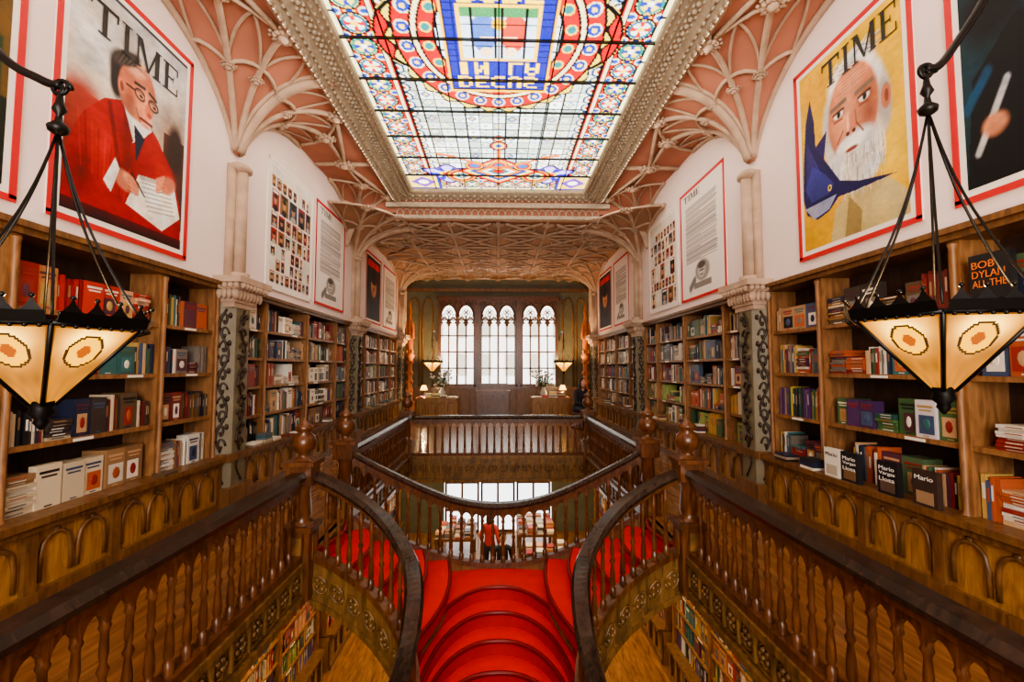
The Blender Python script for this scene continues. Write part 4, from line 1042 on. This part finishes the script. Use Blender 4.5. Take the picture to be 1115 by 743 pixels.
def sign_book(s_,y0,y1,z,h,col,lines_,tm,xf=4.40,lh=.06,art=None):
    b=MB(); b.box(s_*xf,s_*(xf+.06),y0,y1,z,z+h,0,lin(col))
    if art: b.box(s_*(xf-.004),s_*xf,y0+(y1-y0)*.15,y1-(y1-y0)*.15,z+h*.08,z+h*.42,0,lin(art))
    ob=b.finish('display_book',[M_book])
    for i,t in enumerate(lines_):
        zz=z+h*.9-(i+1)*lh*1.35
        ys_=y1-.03 if s_>0 else y0+.03
        text_mesh(t,((y1-y0)-.06)*min(1,len(t)/7+.25),lh,(s_*xf,ys_,zz),s_,tm,ob)
sign_book(1,3.80,4.15,.62,.42,(26,24,26),['BOB','DYLAN','ALL THE'],M_orange,4.43,.065)
for i,(yv,cc,ln,mt,ar) in enumerate(((6.05,(226,220,206),['Mario'],M_black,(180,170,150)),(5.75,(30,30,34),['Mario','Vargas','Llosa'],M_white,(120,90,60)),(5.2,(28,26,28),['Mario','Vargas','Llosa'],M_white,(90,70,60)),(4.75,(60,44,36),['Mario'],M_white,(150,120,90)))):
    sign_book(1,yv-.27,yv,-1.409,.36,cc,ln,mt,4.33,.045,ar)
# ---------------------------------------------------------------- people
def skin_mesh(V,E,R_,sub=2,root=0):
    me=bpy.data.meshes.new('sk'); me.from_pydata(V,E,[]); ob=bpy.data.objects.new('sk',me); scene.collection.objects.link(ob)
    sm=ob.modifiers.new('s','SKIN'); sm.use_smooth_shade=True
    for i,r in enumerate(R_):
        d=me.skin_vertices[0].data[i]; d.radius=(r,r) if not hasattr(r,'__len__') else r; d.use_root=(i==root)
    m2=ob.modifiers.new('ss','SUBSURF'); m2.levels=sub; m2.render_levels=sub
    bpy.context.view_layer.update(); dg=bpy.context.evaluated_depsgraph_get(); out=bpy.data.meshes.new_from_object(ob.evaluated_get(dg))
    bpy.data.objects.remove(ob); return out
def person(name,loc,yaw,top,bot,hair,sit=False,longhair=False):
    mt=plain('cloth_top',top,.8); mb_=plain('cloth_bottom',bot,.8); mh=plain('hair',hair,.6); ms=plain('shoe_leather',(30,26,24),.4)
    root=bpy.data.objects.new(name,None); scene.collection.objects.link(root); root.location=W(loc); root.rotation_euler=(0,0,yaw)
    if not sit:
        J={'pel':(0,0,.95),'wai':(0,0,1.1),'che':(0,.01,1.3),'nb':(0,.01,1.44),'nt':(0,0,1.52)}
        for sx,k in ((-1,'l'),(1,'r')):
            J.update({'sh'+k:(sx*.17,.01,1.4),'el'+k:(sx*.23,.04,1.13),'wr'+k:(sx*.22,-.1,.92),'hi'+k:(sx*.09,0,.9),'kn'+k:(sx*.1,-.03,.5),'an'+k:(sx*.1,.02,.09),'to'+k:(sx*.12,-.14,.04)})
    else:
        J={'pel':(0,0,.5),'wai':(0,-.03,.65),'che':(0,-.1,.83),'nb':(0,-.15,.97),'nt':(0,-.18,1.04)}
        for sx,k in ((-1,'l'),(1,'r')):
            J.update({'sh'+k:(sx*.17,-.12,.93),'el'+k:(sx*.23,-.22,.68),'wr'+k:(sx*.1,-.4,.64),'hi'+k:(sx*.09,-.03,.48),'kn'+k:(sx*.12,-.45,.5),'an'+k:(sx*.12,-.42,.09),'to'+k:(sx*.13,-.58,.04)})
    rad={'pel':(.15,.11),'wai':(.125,.095),'che':(.15,.1),'nb':.075,'nt':.052,'sh':.062,'el':.045,'wr':.03,'hi':.095,'kn':.062,'an':.042,'to':.04}
    names=list(J); V=[J[n] for n in names]; ix_={n:i for i,n in enumerate(names)}
    Rr=[rad.get(n,rad.get(n[:2],.05)) for n in names]
    Ed=[('pel','wai'),('wai','che'),('che','nb'),('nb','nt')]
    for k in 'lr': Ed+=[('nb','sh'+k),('sh'+k,'el'+k),('el'+k,'wr'+k),('pel','hi'+k),('hi'+k,'kn'+k),('kn'+k,'an'+k),('an'+k,'to'+k)]
    me=skin_mesh(V,[(ix_[a_],ix_[c_]) for a_,c_ in Ed],Rr,2,0)
    me.materials.clear()
    for m in (mt,mb_,M_skin,ms): me.materials.append(m)
    mids={0:[('pel','wai'),('wai','che'),('che','nb')]+[('nb','sh'+k) for k in 'lr']+[('sh'+k,'el'+k) for k in 'lr']+[('el'+k,'wr'+k) for k in 'lr'],1:[('pel','hi'+k) for k in 'lr']+[('hi'+k,'kn'+k) for k in 'lr']+[('kn'+k,'an'+k) for k in 'lr'],2:[('nb','nt')],3:[('an'+k,'to'+k) for k in 'lr']}
    for p in me.polygons:
        best=(9,0); c_=p.center
        for mi,L in mids.items():
            for a_,e_ in L:
                A=Vector(J[a_]);B_=Vector(J[e_]); t=max(0,min(1,(c_-A).dot(B_-A)/(B_-A).length_squared)); d=(c_-A.lerp(B_,t)).length
                if d<best[0]: best=(d,mi)
        p.material_index=best[1]; p.use_smooth=True
    o=bpy.data.objects.new('body',me); scene.collection.objects.link(o); o.parent=root
    for k,sx in (('l',-1),('r',1)):
        w=Vector(J['wr'+k]); e=Vector(J['el'+k]); d=(w-e).normalized(); side=Vector((1,0,0)); side=(side-d*side.dot(d)).normalized(); nn=d.cross(side)
        V=[w-d*.02,w+d*.05];E=[(0,1)];Rr=[.024,(.03,.02)]
        for fi,off in enumerate((-.03,-.01,.01,.03)):
            L=[.034,.038,.036,.028][fi]; p=w+d*.08+side*off; b0=len(V); V.append(p);Rr.append(.011);E.append((1,b0))
            dd=d.copy()
            for q in range(3):
                dd=(dd+nn*.3*(1 if nn.y<0 else -1)).normalized(); p=p+dd*L*(1-.2*q); V.append(p);Rr.append(.009-.001*q);E.append((len(V)-2,len(V)-1))
        p=w+d*.035-side*sx*.03; b0=len(V); V.append(p);Rr.append(.012);E.append((1,b0)); V.append(p+d*.03-side*sx*.02);Rr.append(.01);E.append((b0,b0+1)); V.append(p+d*.055-side*sx*.022);Rr.append(.009);E.append((b0+1,b0+2))
        hm=skin_mesh([tuple(v) for v in V],E,Rr,1,0); hm.materials.clear(); hm.materials.append(M_skin)
        ho=bpy.data.objects.new('hand_'+k,hm); scene.collection.objects.link(ho); ho.parent=root
    h=MB(); nt=Vector(J['nt']); cz=nt.z+.11; cy=nt.y-.015
    h.ball((0,cy,cz),.075,.092,.115,16,12,0); h.ball((0,cy-.02,cz-.07),.05,.06,.05,12,8,0)
    h.add([(-.014,cy-.085,cz-.025),(.014,cy-.085,cz-.025),(0,cy-.118,cz-.022),(0,cy-.09,cz+.03)],[(0,1,2),(0,2,3),(1,3,2)],0)
    for sx in (-1,1):
        h.ball((sx*.077,cy+.005,cz-.005),.012,.02,.032,8,6,0); h.ball((sx*.028,cy-.079,cz+.012),.013,.011,.008,8,6,3); h.ball((sx*.028,cy-.088,cz+.012),.006,.004,.006,6,4,2); h.ball((sx*.028,cy-.083,cz+.033),.018,.006,.004,6,4,1)
    h.ball((0,cy-.082,cz-.052),.024,.008,.007,8,5,4)
    h.ball((0,cy+.022,cz+.03),.086,.09,.105,16,10,1)
    if longhair:
        h.ball((0,cy+.05,cz-.06),.088,.06,.15,12,8,1)
        for sx in (-1,1): h.ball((sx*.072,cy+.01,cz-.06),.024,.045,.13,8,6,1)
    h.finish('head',[M_skin,mh,M_black,M_white,M_redb],parent=None,raw=True).parent=root
    return root
person('seated_woman',(3.0,17.2,FL),math.radians(25),(50,46,52),(40,44,60),(48,30,22),sit=True,longhair=True)
b=MB(); b.lathe([(.26,0),(.28,.05),(.26,.1),(.2,.14),(.22,.5),(.26,.52),(.26,.56)],3.0,17.25,FL,14); b.finish('round_stool',[M_rail])
person('standing_visitor',(.15,15.2,-7.9),math.radians(10),(36,36,42),(40,44,60),(40,28,20))
person('standing_visitor',(-.3,17.3,-7.9),math.radians(160),(180,60,60),(50,50,60),(70,46,30),longhair=True)
person('standing_visitor',(.8,13.4,-7.9),math.radians(-60),(70,80,100),(34,34,40),(30,24,20))
# ---------------------------------------------------------------- lights
def area(name,loc,rot,sx,sy,e,col):
    L=bpy.data.lights.new(name,'AREA'); L.shape='RECTANGLE'; L.size=sx*S; L.size_y=sy*S; L.energy=e; L.color=col
    o=bpy.data.objects.new(name,L); scene.collection.objects.link(o); o.location=W(loc); o.rotation_euler=rot; return o
area('rear_fill_light',(0,Y0+.1,1.2),(math.radians(90),0,0),4.6,4.6,350,(1,.92,.82))  # added fill from behind the camera, no window known there
for s_ in (-1,1):
    area('wall_fill_light',(s_*2.98,7,4.78),(0,-s_*math.radians(38),0),.2,12,38,(1,.86,.70))  # added one-sided strips that brighten walls and shelves, no fixture here
    for y in (5,9,14,19): area('ground_downlight',(s_*3.3,y,-2.75),(0,-s_*math.radians(25),0),1.2,3,50,(1,.72,.36))
area('ground_downlight',(0,17,-2.75),(0,0,0),3,6,100,(1,.85,.62))
o=area('window_daylight',(0,25.2,6.2),(0,0,0),7,4,2000,(1,.96,.9))
d=(W((0,18.5,-2))-o.location); o.rotation_euler=d.to_track_quat('-Z','Y').to_euler()
w=bpy.data.worlds.new('World'); scene.world=w; w.use_nodes=True; bg=w.node_tree.nodes['Background']; bg.inputs[0].default_value=(.94,.95,1,1); bg.inputs[1].default_value=2.8
# ---------------------------------------------------------------- camera
cam=bpy.data.cameras.new('Camera'); co=bpy.data.objects.new('Camera',cam); scene.collection.objects.link(co); scene.camera=co
cam.sensor_width=36; cam.lens=500/1115*36; cam.clip_start=.05
co.location=W((0,0,0)); co.rotation_euler=(math.radians(90+3.32),0,math.radians(-1.72))
scene.view_settings.view_transform='AgX'
try: scene.view_settings.look='AgX - Medium High Contrast'
except Exception: pass
scene.view_settings.exposure=.45
